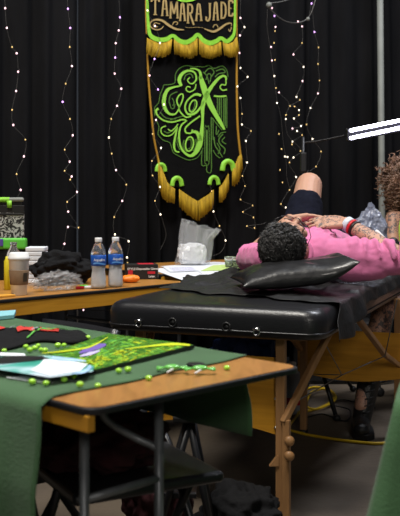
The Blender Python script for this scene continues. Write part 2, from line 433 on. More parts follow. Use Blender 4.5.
def fringe(bm, top, bot, n, off, seed=0):
    r = random.Random(seed)
    def at(pl, t):
        f = t*(len(pl)-1); k = min(int(f), len(pl)-2); f -= k
        return pl[k][0]*(1-f)+pl[k+1][0]*f, pl[k][1]*(1-f)+pl[k+1][1]*f
    for i in range(n):
        t = (i+0.5)/n; a = at(top, t); b = at(bot, t)
        dx = r.uniform(-0.3, 0.3); dy = r.uniform(-1.2, 0.8); dd = r.uniform(0, 0.006)
        add_tube(bm, [W(a[0], a[1], off), W((a[0]+b[0])/2+dx/2, (a[1]+b[1])/2, off+dd+0.002), W(b[0]+dx, b[1]+dy, off+dd)], [0.0035, 0.0042, 0.0028], 5)
    tp = [at(top, k/24) for k in range(25)]; bt = [at(bot, k/24) for k in range(25)]
    ol = tp+[(x, y-1.5) for x, y in bt[::-1]]
    add_prism(bm, [W(x, y, off-0.004) for x, y in ol], [W(x, y, off) for x, y in ol])
def Z3(pl): return [(140+x/3.636, 140+y/3.636) for x, y in pl]
FR = [(Z3([(66, 62), (80, 105), (100, 155), (128, 178)]), Z3([(66, 172), (84, 212), (102, 226), (126, 236)]), 16),
      (Z3([(142, 178), (165, 195), (188, 210), (209, 222)]), Z3([(143, 240), (165, 268), (188, 283), (209, 293)]), 18),
      (Z3([(211, 222), (232, 208), (252, 196), (268, 180)]), Z3([(212, 293), (232, 278), (252, 262), (268, 236)]), 16),
      (Z3([(288, 172), (300, 160), (312, 140), (322, 120)]), Z3([(288, 228), (300, 224), (313, 208), (323, 176)]), 11),
      (Z3([(336, 98), (347, 88), (358, 60), (368, 50)]), Z3([(335, 172), (347, 166), (361, 150), (374, 100)]), 12)]
for k, (a, b, n) in enumerate(FR):
    bm = B(); fringe(bm, a, b, n, OB+0.008, k); obj('lower_fringe', bm, 'gold', ban)
for x, y, r in [(161, 168, 4.6), (177, 182, 5.2), (214, 181, 4.8), (228, 166, 6.0)]:
    bm = B(); ribbon(bm, [(x-r*0.95, y+r*0.8), (x-r*0.7, y-r*0.35), (x, y-r*0.8), (x+r*0.7, y-r*0.35), (x+r*0.95, y+r*0.8)], r*0.85, OB+0.012, th=0.012)
    obj('lime_tab', bm, 'lime', ban)
# emblem
E1 = [([(180, 86), (174.5, 87), (168, 89.5), (165, 95), (163.8, 101), (164.2, 106), (166.5, 111), (170, 114), (175, 114), (178.3, 110), (180.5, 104)], [1.2, 1.8, 3.0, 3.6, 4.0, 3.6, 3, 2.2, 1.6, 1.4, 1.2]),
      ([(179.5, 108), (176.8, 101), (179, 95.5), (182.5, 94), (183, 98), (181, 104), (179, 109), (182, 114), (186.5, 117.3), (191, 116)], 1.35),
      ([(181.5, 86), (179.2, 80), (182, 74), (188, 70.7), (194.5, 72.5), (196.3, 79), (193, 83.5), (189.5, 83), (187.5, 80), (190, 77.5)], [2.4, 3.6, 3.2, 2.2, 1.6, 1.6, 1.3, 1.1, 1.0, 0.8]),
      ([(196, 84), (194.8, 89), (189.5, 92), (186, 89.5), (187.5, 86.5), (190.5, 87.5)], 1.1),
      ([(190, 68.5), (196, 69), (200, 72), (201, 79)], [1, 1.6, 2.4, 3]),
      ([(201, 95.5), (197, 94.3), (193, 95.5), (187, 101), (185, 108), (188, 114), (194.5, 113.5), (200, 108), (204, 101)], [2.6, 2.4, 1.8, 1.5, 1.5, 2.0, 2.4, 2.0, 1.6]),
      ([(200.3, 76), (203, 85), (206, 94), (210.5, 105), (216, 115), (220.5, 122.5), (224.5, 129.5)], [3, 5.6, 6.2, 5.4, 4.4, 3.6, 2.0]),
      ([(226, 81), (225.8, 77), (222.5, 76), (217.5, 79.5), (211, 87.5), (206, 96), (202.8, 106), (202.6, 120), (201.3, 135), (199.3, 145), (195.5, 152.5), (190.5, 155.8), (185, 153), (181, 147.5), (179.3, 140), (179.3, 132), (181.5, 125), (187, 120.5)],
       [1.4, 2.0, 2.2, 2.8, 3.4, 4.4, 4.0, 2.4, 4.2, 5.6, 4.0, 2.6, 2.2, 2.0, 1.9, 1.8, 1.6, 1.3]),
      ([(226, 80), (225.6, 85), (222, 84.5), (220, 87), (222.5, 90.2), (227, 89.5)], 1.1),
      ([(158.5, 108.5), (156, 111), (158, 116), (164, 120.5), (172.5, 122), (182.5, 119.5), (187, 121)], [2.4, 2.0, 1.5, 1.5, 1.5, 1.5, 1.4]),
      ([(168, 129), (171, 131), (175, 128), (178, 124)], 1.1),
      ([(166, 126), (161.5, 128), (161.5, 133), (166, 136), (172, 134.5), (177, 128)], 1.1),
      ([(177.3, 127), (175.6, 135), (174, 145), (175.6, 151), (179.5, 152)], [1.2, 1.8, 2.2, 1.6, 1.2]),
      ([(200, 116), (191, 122.5), (185.5, 128), (186, 132.5), (191, 133), (192.5, 129.5)], 1.5),
      ([(192, 132), (196, 132), (199, 136), (200, 141)], [2, 3, 4, 4.5]),
      ([(214, 96), (220, 96.4), (226.5, 96)], 1.6)]
bm = B()
for pts, w in E1: ribbon(bm, pts, w, OB+0.006, n=4)
def ell_pts(cx, cy, rx, ry, rot, n=12): return [(cx+rx*math.cos(2*PI*k/n)*math.cos(rot)-ry*math.sin(2*PI*k/n)*math.sin(rot), cy+rx*math.cos(2*PI*k/n)*math.sin(rot)+ry*math.sin(2*PI*k/n)*math.cos(rot)) for k in range(n)]
ribbon(bm, ell_pts(193, 106, 3.3, 6.3, 0.35), 1.3, OB+0.006, closed=True, n=2)
ribbon(bm, ell_pts(189.5, 144, 4.0, 7.2, 0.15), 1.5, OB+0.006, closed=True, n=2)
obj('emblem', bm, 'emblem', ban, False)
E2 = [([(155, 116), (154.5, 108), (158.5, 103), (160, 95), (163, 88), (164, 85), (170, 84.5), (175, 82.5), (175.5, 74), (180, 68), (187, 65.5), (193, 67), (197, 66.5), (204, 67), (209, 65.3), (214, 68.5), (222, 66), (226.5, 70), (228, 77)], 0.7),
      ([(156, 120), (159, 127), (158, 134), (163, 140), (170, 143), (173, 152), (178, 155.5), (184, 158.5), (190, 160), (198, 157), (203, 148)], 0.7),
      ([(204, 74), (206, 71), (209, 68.5), (212, 69), (214, 72.5), (211, 77)], 1.0), ([(216, 71), (222.5, 69), (225, 72.5), (219, 73.5), (215, 77)], 1.0),
      ([(206, 80), (208, 74), (211, 75), (210, 82)], 0.9), ([(203, 72), (207, 76), (209, 84)], 0.8),
      ([(169, 103), (170, 96), (174, 93), (177, 92)], 0.9), ([(169, 100), (171, 108), (174, 108), (175, 104)], 0.8), ([(172, 98), (174, 102), (173, 106)], 0.8),
      ([(184, 80), (186, 75), (191, 74), (193, 78)], 0.9), ([(191, 103), (193, 100), (195, 103), (193, 110), (190, 110)], 0.8),
      ([(217.4, 97), (217.4, 112)], 0.8), ([(221.3, 97), (221.3, 120)], 0.8), ([(219.4, 98), (219.4, 115)], 1.2), ([(223.6, 97), (223.6, 124)], 0.8), ([(226.8, 97), (226.8, 128)], 0.8), ([(225.2, 98), (225.2, 126)], 1.2),
      ([(204.8, 163), (204.8, 128), (206.8, 127), (209, 128.5), (209, 163), (204.8, 163)], 0.7), ([(206.8, 130), (206.8, 161)], 1.8),
      ([(211.3, 117), (211.3, 152)], 1.0), ([(213, 118), (213.2, 140)], 0.8),
      ([(202, 150), (201.7, 165), (206.5, 165.5), (206.8, 171.5), (211.2, 171.5), (211.2, 152)], 0.8),
      ([(214, 137), (215, 145), (218, 150), (222.5, 157)], 1.0), ([(223, 134), (219, 139), (220, 144), (225, 149), (224, 154)], 1.1), ([(216.5, 126), (216.3, 135), (219, 130)], 0.9),
      ([(226, 132), (221, 133), (218, 137)], 0.9), ([(217, 143), (220, 149), (218, 154)], 0.9), ([(225, 137), (222, 141), (226, 144)], 0.9), ([(213, 150), (216, 155), (220, 158)], 0.8), ([(212, 118), (217, 124), (222, 130)], 0.8),
      ([(164, 131), (168, 133), (173, 130)], 0.9), ([(184, 140), (183, 147), (187, 152)], 0.9), ([(196, 139), (196, 146), (193, 151)], 1.1), ([(188, 140), (191, 140), (191, 147), (188, 149)], 0.8),
      ([(170, 120), (176, 118), (183, 116)], 0.8), ([(160, 112), (166, 118), (176, 119)], 0.8), ([(180, 130), (177, 142), (180, 150)], 0.8)]
bm = B()
for pts, w in E2: ribbon(bm, pts, w, OB+0.004, n=3)
obj('emblem_outline', bm, 'emblem_dim', ban, False)
# valance
OV = 0.125
vl = [(145.5, -30), (146.5, 32), (150, 38), (158, 42), (166, 41.5), (172.5, 37.5), (179, 42.5), (186, 44.5), (193, 41), (197.5, 36), (203, 42), (210, 45), (217, 42.5), (221, 40), (226, 43.5), (232, 41.5), (236.5, 34), (237.5, -30)]
bm = B(); add_prism(bm, [W(x, y, OV-0.012) for x, y in vl], [W(x, y, OV-0.006) for x, y in vl]); val = obj('valance', bm, 'banner', ban, False)
bm = B(); ribbon(bm, [(147, -30), (147.2, 0), (148, 20), (149.5, 33), (153, 37.5), (160, 39.8), (167, 39), (173, 35.6), (179, 40.5), (186, 42.3), (193, 39), (197.8, 34.4), (203, 40), (210, 43), (217, 40.7), (221, 38), (226.5, 41.3), (231.5, 38), (234.5, 31), (235, 10), (235, -30)], [2.6, 2.6, 2.8, 3.6, 4.4, 4.6, 4.4, 3.4, 4.4, 4.6, 4.2, 3.2, 4.4, 4.8, 4.2, 3.4, 4.2, 3.8, 2.8, 2.2, 2.2], OV+0.002)
ribbon(bm, [(172, -4), (180, 0.2), (187, 1.0), (194, -0.5), (200, -5)], 2.0, OV+0.002)
obj('lime_trim', bm, 'lime', val, False)
bm = B()
ribbon(bm, [(145.6, -30), (145.6, 10), (146.4, 34)], 0.9, OV+0.004); obj('gold_cord', bm, 'goldcord', val, False); bm = B(); ribbon(bm, [(236.8, -30), (236.8, 10), (237, 36)], 0.9, OV+0.004)
obj('gold_cord', bm, 'goldcord', val, False)
for k, (a, b, n) in enumerate([([(147, 38), (158, 43), (166, 42.5), (172, 39)], [(146, 54), (152, 57), (162, 57.5), (170.5, 54)], 26),
                               ([(174, 38.5), (180, 43), (188, 45), (197.5, 38)], [(174.5, 54), (182, 57.5), (191, 58.5), (197.5, 55)], 24),
                               ([(199, 38), (205, 43.5), (212, 46), (221, 41.5)], [(199, 55), (206, 58), (214, 58.5), (222, 55)], 24),
                               ([(222.5, 41.5), (228, 44), (233, 42), (237, 36)], [(224, 55), (229, 58), (235, 57.5), (239.5, 53)], 18)]):
    bm = B(); fringe(bm, a, b, n, OV-0.002, 20+k); obj('upper_fringe', bm, 'gold', val)
LT = {'T': [[(0, .05), (1, .05)], [(.5, 0), (.5, 1)], [(.25, 1), (.75, 1)], [(0, 0), (0, .18)], [(1, 0), (1, .18)]],
      'A': [[(.1, 1), (.35, 0), (.65, 0), (.9, 1)], [(.2, .6), (.8, .6)], [(-.1, 1), (.3, 1)], [(.7, 1), (1.1, 1)]],
      'M': [[(.05, 1), (.12, 0), (.5, .75), (.88, 0), (.95, 1)], [(-.1, 1), (.2, 1)], [(.8, 1), (1.1, 1)]],
      'R': [[(.15, 1), (.15, 0)], [(.15, .02), (.7, .04), (.85, .25), (.7, .48), (.15, .5)], [(.45, .5), (.7, .75), (1.05, 1.1)], [(-.05, 1), (.35, 1)], [(0, 0), (.3, 0)]],
      'J': [[(.7, 0), (.7, .8), (.45, 1), (.05, .95), (.05, .75)], [(.45, 0), (.95, 0)]],
      'D': [[(.15, 0), (.15, 1)], [(.15, .02), (.65, .06), (.88, .3), (.88, .7), (.65, .95), (.15, .98)], [(0, 0), (.3, 0)], [(0, 1), (.3, 1)]],
      'E': [[(.15, 0), (.15, 1)], [(.1, .02), (.95, .02), (.95, .18)], [(.15, .5), (.7, .5)], [(.1, .98), (.95, .98), (.95, .8)]]}
bm = B()
for ch, x0, x1, y0, y1, dy in [('T', 151.5, 159, -1, 14.5, 0), ('A', 161.5, 168, -1, 15.5, 0), ('M', 170, 178, 1.5, 18, 1), ('A', 179.5, 185.5, 3.5, 20.5, 0), ('R', 187, 193.5, 4, 23, 1), ('A', 195.5, 202, 4, 20.5, 0),
                               ('J', 206, 211.5, 3.5, 21, 0), ('A', 213, 218.5, 2.5, 20, 0), ('D', 220.5, 226.5, 2, 18.5, 0), ('E', 228.3, 233, 0.5, 16, 0)]:
    for st in LT[ch]:
        pts = [(x0+u*(x1-x0), y0+v*(y1-y0)) for u, v in st]
        thin = abs(pts[0][1]-pts[-1][1]) < 2.5 and len(pts) == 2
        for a, b in zip(pts[:-1], pts[1:]): ribbon(bm, [a, b], 1.0 if thin else 1.7, OV+0.001, n=1)
obj('lettering', bm, 'goldprint', val, False)
bm = B()
ribbon(bm, [(163.5, 26), (161.5, 28.5), (157, 29.8), (152, 28), (150, 24.5), (152, 21), (157, 19.6), (163, 21), (169, 25.5), (176, 29), (184, 29.8)], [.7, 1.0, 1.2, 1.2, 1.1, 1.2, 1.8, 2.2, 2.4, 2.0, .7], OV+0.001)
ribbon(bm, [(158, 26.5), (155, 27), (153.5, 25), (155.5, 22.8), (160, 24)], [.6, .9, 1, .9, .5], OV+0.001)
ribbon(bm, [(172.5, 25), (174, 22.2), (177, 22), (177.5, 24), (176, 24.5)], .8, OV+0.001)
ribbon(bm, [(204, 28.5), (209, 30.5), (214, 31.5), (220, 28.5), (226, 24.2), (231, 23.2), (231.5, 26)], [.6, 1.6, 2.2, 2.2, 1.8, 1.0, .6], OV+0.001)
ribbon(bm, [(213, 27.5), (214.5, 25), (217, 25), (218, 27.5)], .8, OV+0.001); ribbon(bm, [(231.5, 27), (230, 31.5), (228.5, 29)], .9, OV+0.001)
ribbon(bm, [(185, 27.3), (191, 27.6), (197, 27.4), (203, 27.8)], .35, OV+0.001)
obj('scroll_ornament', bm, 'goldprint', val, False)

# ------------------------------------------------------------ string lights
def lights(name_label, wire_pts, bulbs, off=0.14, r=0.0050, wr=0.0010, knot=None, wiggle=0.0):
    a = W(*wire_pts[0], off)
    t = thing('string_lights', (a.x, a.y, a.z), name_label, 'string lights', 'fairy light strands on the curtain')
    bm = B(); add_tube(bm, smooth_path([W(x, y, off) for x, y in wire_pts], 6), wr, 5); obj('wire', bm, 'wire', t)
    for x, y, c in bulbs:
        bm = B(); p = W(x, y, off+0.004)
        k = {'p': 'bulb_pink', 'u': 'bulb_purple', 'y': 'bulb_warm', 'w': 'bulb_white'}[c]
        rr = r*(0.78 if c == 'y' else 1.0)
        add_ell(bm, p, (rr, rr, rr*1.25), None, 10, 8); obj('bulb', bm, k, t)
    return t
def along(b): return [(x, y) for x, y, c in b]
def Z4(l, ox, oy, s=3.975): return [(ox+x/s, oy+y/s, c) for x, y, c in l]
b1 = Z4([(21, 33, 'p'), (27, 111, 'p'), (48, 187, 'y'), (66, 212, 'p'), (72, 285, 'p'), (64, 362, 'p'), (48, 437, 'y'), (53, 497, 'p')], 0, 0)+Z4([(101, 78, 'y'), (95, 145, 'p'), (66, 215, 'y'), (82, 278, 'p')], 0, 120)
lights('leftmost strand of tiny pink lights, beside the left picture edge', [(4, -12)]+along(b1)+[(17, 197)], b1)
b2 = Z4([(270, 35, 'u'), (279, 111, 'u'), (277, 187, 'y'), (286, 263, 'p'), (261, 333, 'y'), (249, 405, 'u'), (278, 473, 'y')], 0, 0)+Z4([(289, 61, 'p'), (257, 118, 'y'), (277, 166, 'p'), (257, 202, 'y'), (285, 225, 'p'), (279, 237, 'y'), (306, 286, 'p'), (267, 326, 'y'), (271, 364, 'p'), (312, 428, 'y'), (270, 425, 'p'), (256, 492, 'p')], 0, 120)
lights('second light strand from the left, coiling down behind the black hoodie', [(67, -12)]+along(b2)+[(62, 250)], b2)
b3 = Z4([(159, 69, 'u'), (154, 121, 'p'), (142, 172, 'p'), (140, 229, 'u'), (138, 293, 'p'), (164, 353, 'p'), (147, 421, 'p'), (124, 473, 'y')], 80, 0)+Z4([(115, 70, 'w'), (126, 134, 'y'), (143, 199, 'p'), (184, 257, 'y'), (168, 322, 'p'), (136, 386, 'y'), (139, 455, 'w'), (193, 482, 'w')], 80, 120)
b3 += [(127, 257.5, 'w'), (127.5, 263, 'y')]
lights('third light strand from the left, ending behind the two water bottles', [(118, -12)]+along(b3)+[(127, 272)], b3)
b4 = [(147.5, 10.5, 'p'), (155, 26, 'p'), (160, 43, 'w'), (154.5, 59, 'u'), (149.5, 75.5, 'p'), (158, 89.5, 'u'), (164, 104.5, 'w'), (156, 120, 'p'), (152.5, 134, 'y'), (161, 148, 'w'), (152, 161, 'y'), (152.5, 175.5, 'y'), (160, 187, 'w'), (155, 201, 'y'), (160.5, 214.5, 'w')]
lights('light strand crossing the left edge of the fringed banner', [(150, -10)]+along(b4)+[(163, 222), (166, 236), (160, 250)], b4, 0.165)
b5 = [(240.5, 18, 'p'), (244.5, 27, 'w'), (240, 35.5, 'p'), (239.5, 53, 'p'), (240.5, 68, 'w'), (247.5, 77, 'w'), (237.5, 86.5, 'w'), (240.5, 98, 'w'), (242, 114, 'y'), (242, 124.5, 'w'), (251, 131, 'y'), (246, 141, 'w'), (247, 162.5, 'w'), (242.5, 176, 'y'), (245, 186, 'y'), (240.5, 199.5, 'y'), (252.5, 205.5, 'y'), (243, 212, 'y'), (253.5, 217.5, 'y'), (254.5, 228, 'y'), (247, 226, 'y')]
lights('light strand running down just right of the fringed banner', [(241, -10)]+along(b5)+[(262, 224), (266, 222)], b5)
b6 = [(211.7, 191, 'y'), (213.5, 211.5, 'w'), (219.5, 226, 'y'), (225.5, 240.5, 'w')]
lights('short light strand below the banner tip, beside the clear bag of cotton', [(210, 186)]+along(b6)+[(221, 252), (212, 256)], b6, 0.17)
# the tangle on the right
b7 = [(272, 8, 'p'), (274.5, 16, 'u'), (275.5, 27, 'p'), (275, 31, 'y'), (271, 47, 'p'), (274, 43, 'y'), (272, 60.5, 'p'), (275, 60, 'y'), (274.4, 76, 'w'), (276, 88, 'y'), (279, 92.5, 'p'), (277, 103, 'w'), (279, 134, 'y'), (281.5, 149, 'y'), (285, 156.5, 'w'), (280, 170, 'y'), (282.5, 182.5, 'y')]
lights('long light strand hanging from the left white ball clip to the knee', [(268, 5), (267, 25), (270, 47), (273, 70), (277, 100), (281, 118), (283, 140), (286, 160), (287, 178), (291, 192)], b7, 0.13)
b8 = [(298, 21.5, 'p'), (302, 26.5, 'p'), (302, 43, 'y'), (293.5, 54.5, 'p'), (303.5, 67, 'w'), (302.5, 81, 'p'), (296.5, 97, 'w'), (300, 100, 'y'), (290, 106, 'y'), (294.5, 106.5, 'y'), (299, 110, 'w'), (299, 115, 'y'), (294, 118.5, 'w'), (301, 126, 'w'), (292.5, 128.5, 'p'), (297, 131, 'w'), (302, 135, 'y'), (292.5, 141.5, 'w'), (292, 144.5, 'y')]
lights('middle strand of the right light tangle, clumped above the raised knee', [(300, 22)]+along(b8)[1:]+[(296, 150)], b8, 0.14)
b9 = [(311.5, 3.5, 'u'), (314.5, 32, 'u'), (318.5, 47.5, 'y'), (318, 64, 'y'), (319.5, 80.5, 'y'), (318, 93.5, 'p'), (310.5, 108, 'w'), (306.5, 124.5, 'y'), (312.5, 139, 'w'), (321, 151.5, 'y'), (316, 166.5, 'y')]
lights('right-hand strand of the light tangle, beside the tube lamp arm', [(309, 20)]+along(b9)+[(307, 172)], b9, 0.15)
b10 = [(286, 115, 'y'), (285.8, 119, 'w'), (293.5, 157.5, 'w'), (289.5, 162.5, 'y'), (300.5, 151, 'y'), (296, 177, 'w'), (287.5, 157, 'w'), (281, 204, 'y'), (285.8, 207.5, 'w'), (289.5, 190, 'y')]
lights('loose dim light strand looping just above the raised knee', [(279, 93), (289, 104), (285.5, 117), (288, 135), (301, 150), (294, 157), (289, 164), (296, 177), (289, 190), (281, 204), (286, 208)], b10, 0.155)
b11 = [(26, 308, 'p'), (31, 313, 'w'), (59.5, 306, 'y'), (83.4, 310, 'p'), (115, 309, 'w'), (148.5, 297, 'w'), (113.5, 325, 'y')]
def Wl(pts): return pts
t = thing('string_lights', P(90, 309, 3.9), 'light strand hung low under the back table edge', 'string lights')
bm = B(); add_tube(bm, smooth_path([P(20, 306, 3.62), P(31, 313, 3.65), P(59, 306, 3.8), P(83, 310, 3.9), P(115, 309, 4.05), P(148, 297, 4.2)], 6), 0.001, 5); obj('wire', bm, 'wire', t)
for x, y, d, k in [(31, 313, 3.65, 'bulb_pink'), (59.5, 306, 3.8, 'bulb_warm'), (83.4, 310, 3.9, 'bulb_pink'), (115, 309, 4.05, 'bulb_white'), (148.5, 297, 4.2, 'bulb_warm')]:
    bm = B(); add_ell(bm, P(x, y, d), (.0036, .0036, .0045), None, 10, 8); obj('bulb', bm, k, t)
# hooks and thick cord at top right
t = thing('cord_swag', W(268, 5, 0.12), 'grey cord looping between two white ball clips above the light tangle', 'cord')
bm = B(); add_tube(bm, smooth_path([W(x, y, 0.135) for x, y in [(291, -1), (280, 2), (268, 4.5), (275, 14), (285, 21), (296, 23), (307, 19), (313, 8), (317, -8)]], 6), 0.004, 8); obj('cord', bm, 'wire', t)
for x, y, r in [(269, 5, 0.020), (308, 19, 0.014)]:
    bm = B(); add_ell(bm, W(x, y, 0.14), (r, r, r)); obj('ball_clip', bm, 'pipe', t)

# ------------------------------------------------------------ folding tables
def folding_table(root, O, e, a, wid, lng, top, zt=0.74, legs=None, rad=0.035, apron=0.045, fold=True):
    """O near corner, e along the short end, a along the long side"""
    O, e, a = V((*O, 0)), V((*e, 0)).normalized(), V((*a, 0)).normalized()
    def outline(ins, r):
        pts = []
        for (u, v, a0) in [(ins, ins, PI), (wid-ins, ins, 1.5*PI), (wid-ins, lng-ins, 0), (ins, lng-ins, 0.5*PI)]:
            cu = u+(r if u < wid/2 else -r); cv = v+(r if v < lng/2 else -r)
            for k in range(6):
                t = a0+k/5*PI/2
                pts.append(O+e*(cu+r*math.cos(t))+a*(cv+r*math.sin(t)))
        return pts
    def slab(name, ins, r, z0, z1, m, bv=0.0):
        o2 = outline(ins, r); bm = B()
        add_prism(bm, [p+V((0, 0, z0)) for p in o2], [p+V((0, 0, z1)) for p in o2]); return obj(name, bm, m, root, False, bv)
    slab('edge_band', 0, rad, zt-0.014, zt-0.0012, 'bumper', 0.003)
    slab('tabletop', 0.006, rad, zt-0.012, zt, top)
    bm = B()
    for (u0, v0, u1, v1) in [(0.012, 0.012, 0.012, lng-0.012), (wid-0.012, 0.12, wid-0.012, lng-0.012)]:
        p, q = O+e*u0+a*v0, O+e*u1+a*v1
        add_bar(bm, p+V((0, 0, zt-0.014-apron/2)), q+V((0, 0, zt-0.014-apron/2)), 0.018, apron); obj('apron', bm, 'ply', root, False, 0.002); bm = B()
    bm.free()
    zb = zt-0.025
    for (u0, u1, v) in legs:
        L, R = O+e*u0+a*v, O+e*u1+a*v
        for p in (L, R):
            bm = B(); add_tube(bm, [p+V((0, 0, zb)), p+V((0, 0, 0.02))], 0.0098, 12); lg = obj('leg', bm, 'steel', root)
            bm = B(); add_lathe(bm, [(0.013, 0.0), (0.014, 0.01), (0.0125, 0.035)], p, 14); obj('foot_cap', bm, 'black_plastic', lg)
        bm = B(); add_tube(bm, [L+V((0, 0, 0.545)), R+V((0, 0, 0.545))], 0.0085, 10)
        obj('crossbar', bm, 'steel', root)
        s = 1 if v < lng/2 else -1
        bm = B()
        q = (L*0.42+R*0.58)+a*(0.02*s)
        add_tube(bm, smooth_path([q+V((0, 0, zb))+e*-0.02+a*s*0.06, q+V((0, 0, 0.665))+e*0.0+a*s*0.05, q+V((0, 0, 0.625))+e*0.05+a*s*0.02, R+V((0, 0, 0.60)), R+V((0, 0, 0.555))]), 0.008, 10)
        obj('folding_brace', bm, 'steel', root)
e0, a0 = V((0.704, 0.710, 0)), V((-0.710, 0.704, 0))
O0 = V((-0.192, 1.573, 0))
T0 = thing('folding_table', O0, 'brown folding table nearest the camera, under the green cloth with its end bare', 'table', 'wood-topped folding tables')
folding_table(T0, O0.xy, e0.xy, a0.xy, 0.60, 1.52, 'laminate', legs=[(0.065, 0.255, 0.10), (0.1, 0.5, 1.4)], apron=0.030)
def T0p(u, v, z): return O0+e0*u+a0*v+V((0, 0, z))
# cloth with two hanging sides
def cloth0(u, v):
    L = 1.54
    # across: drop (0.60) + width 0.62 + drop 0.20
    D1, Wd, D2 = 0.62, 0.616, 0.20
    s = -D1+(D1+Wd+D2)*u
    edge = 0.118+0.05*max(0, min(1, s/0.6))+0.006*math.sin(s*22)
    if s > 0.62: edge += 0.02
    t = edge+(L-edge)*v
    if s < 0:
        fold = 0.018*math.sin(t*15+0.6)*min(1, -s*5)+0.012*math.sin(t*37)*min(1, -s*3)
        return T0p(-0.012-0.02*min(1, -s*6)+min(0, fold)-0.01, t-0.085*max(0, 1-v*3)*(-s), 0.7445+s)
    if s > Wd:
        q = s-Wd
        fold = 0.012*math.sin(t*16)*min(1, q*8)
        return T0p(0.612+0.02*min(1, q*8)+max(0, fold), t, 0.7445-q)
    z = 0.7445+0.0012*noise.noise(V((s*14, t*9, 0)))
    if s < 0.012: z -= (0.012-s)*0.4
    return T0p(s-0.006, t, z)
bm = B(); add_grid(bm, cloth0, 90, 90)
tag(solid(obj('tablecloth', bm, 'green_cloth'), 0.0022), 'dark green cloth spread over the nearest folding table and hanging down its left side', 'tablecloth', 'green tablecloths')

# back-left table
e1, a1 = V((-0.747, 0.665, 0)), V((-0.665, -0.747, 0))
O1 = V((-0.05, 4.17, 0))
T1 = thing('folding_table', O1, 'brown folding table holding the coffee cup and water bottles', 'table', 'wood-topped folding tables')
folding_table(T1, O1.xy, e1.xy, a1.xy, 0.76, 1.83, 'back_laminate', legs=[(0.12, 0.64, 0.2), (0.12, 0.64, 1.6)], apron=0.055)
e2, a2 = V((-0.6, 0.8, 0)), V((0.8, 0.6, 0))
O2 = V((-0.2, 4.62, 0))
T2 = thing('folding_table', O2, 'brown folding table against the curtain, under the papers and cotton bag', 'table', 'wood-topped folding tables')
folding_table(T2, O2.xy, e2.xy, a2.xy, 0.76, 1.83, 'back_laminate', legs=[(0.12, 0.64, 0.2), (0.12, 0.64, 1.73)], apron=0.055)

# covered table at lower right
c3 = P(398, 404, 1.62)
T3 = thing('covered_table', (c3.x+0.1, c3.y+0.1, 0), 'folding table fully under a green cloth at the lower right corner', 'table')
e3, a3 = V((0.96, -0.28, 0)), V((0.28, 0.96, 0))
O3 = V((c3.x, c3.y, 0))
folding_table(T3, O3.xy, e3.xy, a3.xy, 0.60, 0.9, 'laminate', legs=[(0.2, 0.5, 0.2), (0.2, 0.5, 0.75)])
def cloth3(u, v):
    # u around the outline, v from top centre outwards
    per = [(0, 0), (0.6, 0), (0.6, 0.9), (0, 0.9)]
    f = u*4; k = int(f) % 4; f -= int(f)
    A, Bq = per[k], per[(k+1) % 4]
    x, y = A[0]*(1-f)+Bq[0]*f, A[1]*(1-f)+Bq[1]*f
    cx, cy = 0.3, 0.45
    if v < 0.25:
        w = v/0.25; p = (cx+(x-cx)*w, cy+(y-cy)*w); return O3+e3*p[0]+a3*p[1]+V((0, 0, 0.7445))
    q = (v-0.25)/0.75*0.71
    corner = (1-min(1, min(f, 1-f)*5))**2
    out = V((x-cx, y-cy, 0)).normalized()
    # outward normal of this side
    nrm = [V((0, -1, 0)), V((1, 0, 0)), V((0, 1, 0)), V((-1, 0, 0))][k]
    flare = 0.008+0.30*q*corner+0.012*(1+math.sin(f*24+k))*min(1, q*4)
    n2 = (nrm*(1-corner)+out*corner).normalized()
    p = V((x, y, 0))+n2*flare
    return O3+e3*p.x+a3*p.y+V((0, 0, 0.7445-q))
bm = B(); add_grid(bm, cloth3, 160, 40); bmesh.ops.remove_doubles(bm, verts=bm.verts, dist=0.0005)
tag(solid(obj('tablecloth', bm, 'green_cloth'), 0.0022), 'green cloth corner flaring out at the lower right edge', 'tablecloth', 'green tablecloths')

# ------------------------------------------------------------ massage bed
BL = V((-0.345, 3.215, 0)); bu = V((0.929, -0.369, 0)); bv = V((0.369, 0.929, 0)); BW, BLn = 0.80, 1.85
def Bp(u, v, z): return BL+bu*u+bv*v+V((0, 0, z))
bed = thing('massage_table', Bp(0.4, 0.9, 0), 'black vinyl massage table on wooden legs with the man lying on it', 'massage table')
def bed_outline(ins, r, n=8):
    pts = []
    for (u, v, s0) in [(ins, ins, PI), (BW-ins, ins, 1.5*PI), (BW-ins, BLn-ins, 0), (ins, BLn-ins, 0.5*PI)]:
        cu = u+(r if u < BW/2 else -r); cv = v+(r if v < 1 else -r)
        for k in range(n):
            t = s0+k/(n-1)*PI/2; pts.append((cu+r*math.cos(t), cv+r*math.sin(t)))
    return pts
bm = B(); prev = None; R0 = 0.07
for ins, z in [(0.012, 0.652), (0.002, 0.657), (0, 0.668), (0.0, 0.715), (0.003, 0.730), (0.012, 0.744), (0.028, 0.752), (0.06, 0.755)]:
    ring = [bm.verts.new(Bp(u, v, z)) for u, v in bed_outline(ins, R0)]
    if prev:
        for i in range(len(ring)): bm.faces.new((prev[i], prev[(i+1) % len(ring)], ring[(i+1) % len(ring)], ring[i]))
    else: bm.faces.new(ring[::-1])
    prev = ring
bm.faces.new(prev)
obj('padded_top', bm, 'vinyl', bed)
bm = B(); add_tube(bm, [Bp(u, v, 0.672) for u, v in bed_outline(-0.001, R0)+[bed_outline(-0.001, R0)[0]]], 0.0035, 6); obj('piping', bm, 'vinyl', bed)
bm = B()
for (u0, v0, u1, v1) in [(0.09, 0.09, 0.71, 0.09), (0.09, 1.76, 0.71, 1.76), (0.09, 0.09, 0.09, 1.76), (0.71, 0.09, 0.71, 1.76)]:
    add_bar(bm, Bp(u0, v0, 0.646), Bp(u1, v1, 0.646), 0.025, 0.016)
obj('frame', bm, 'beech', bed, False, 0.003)
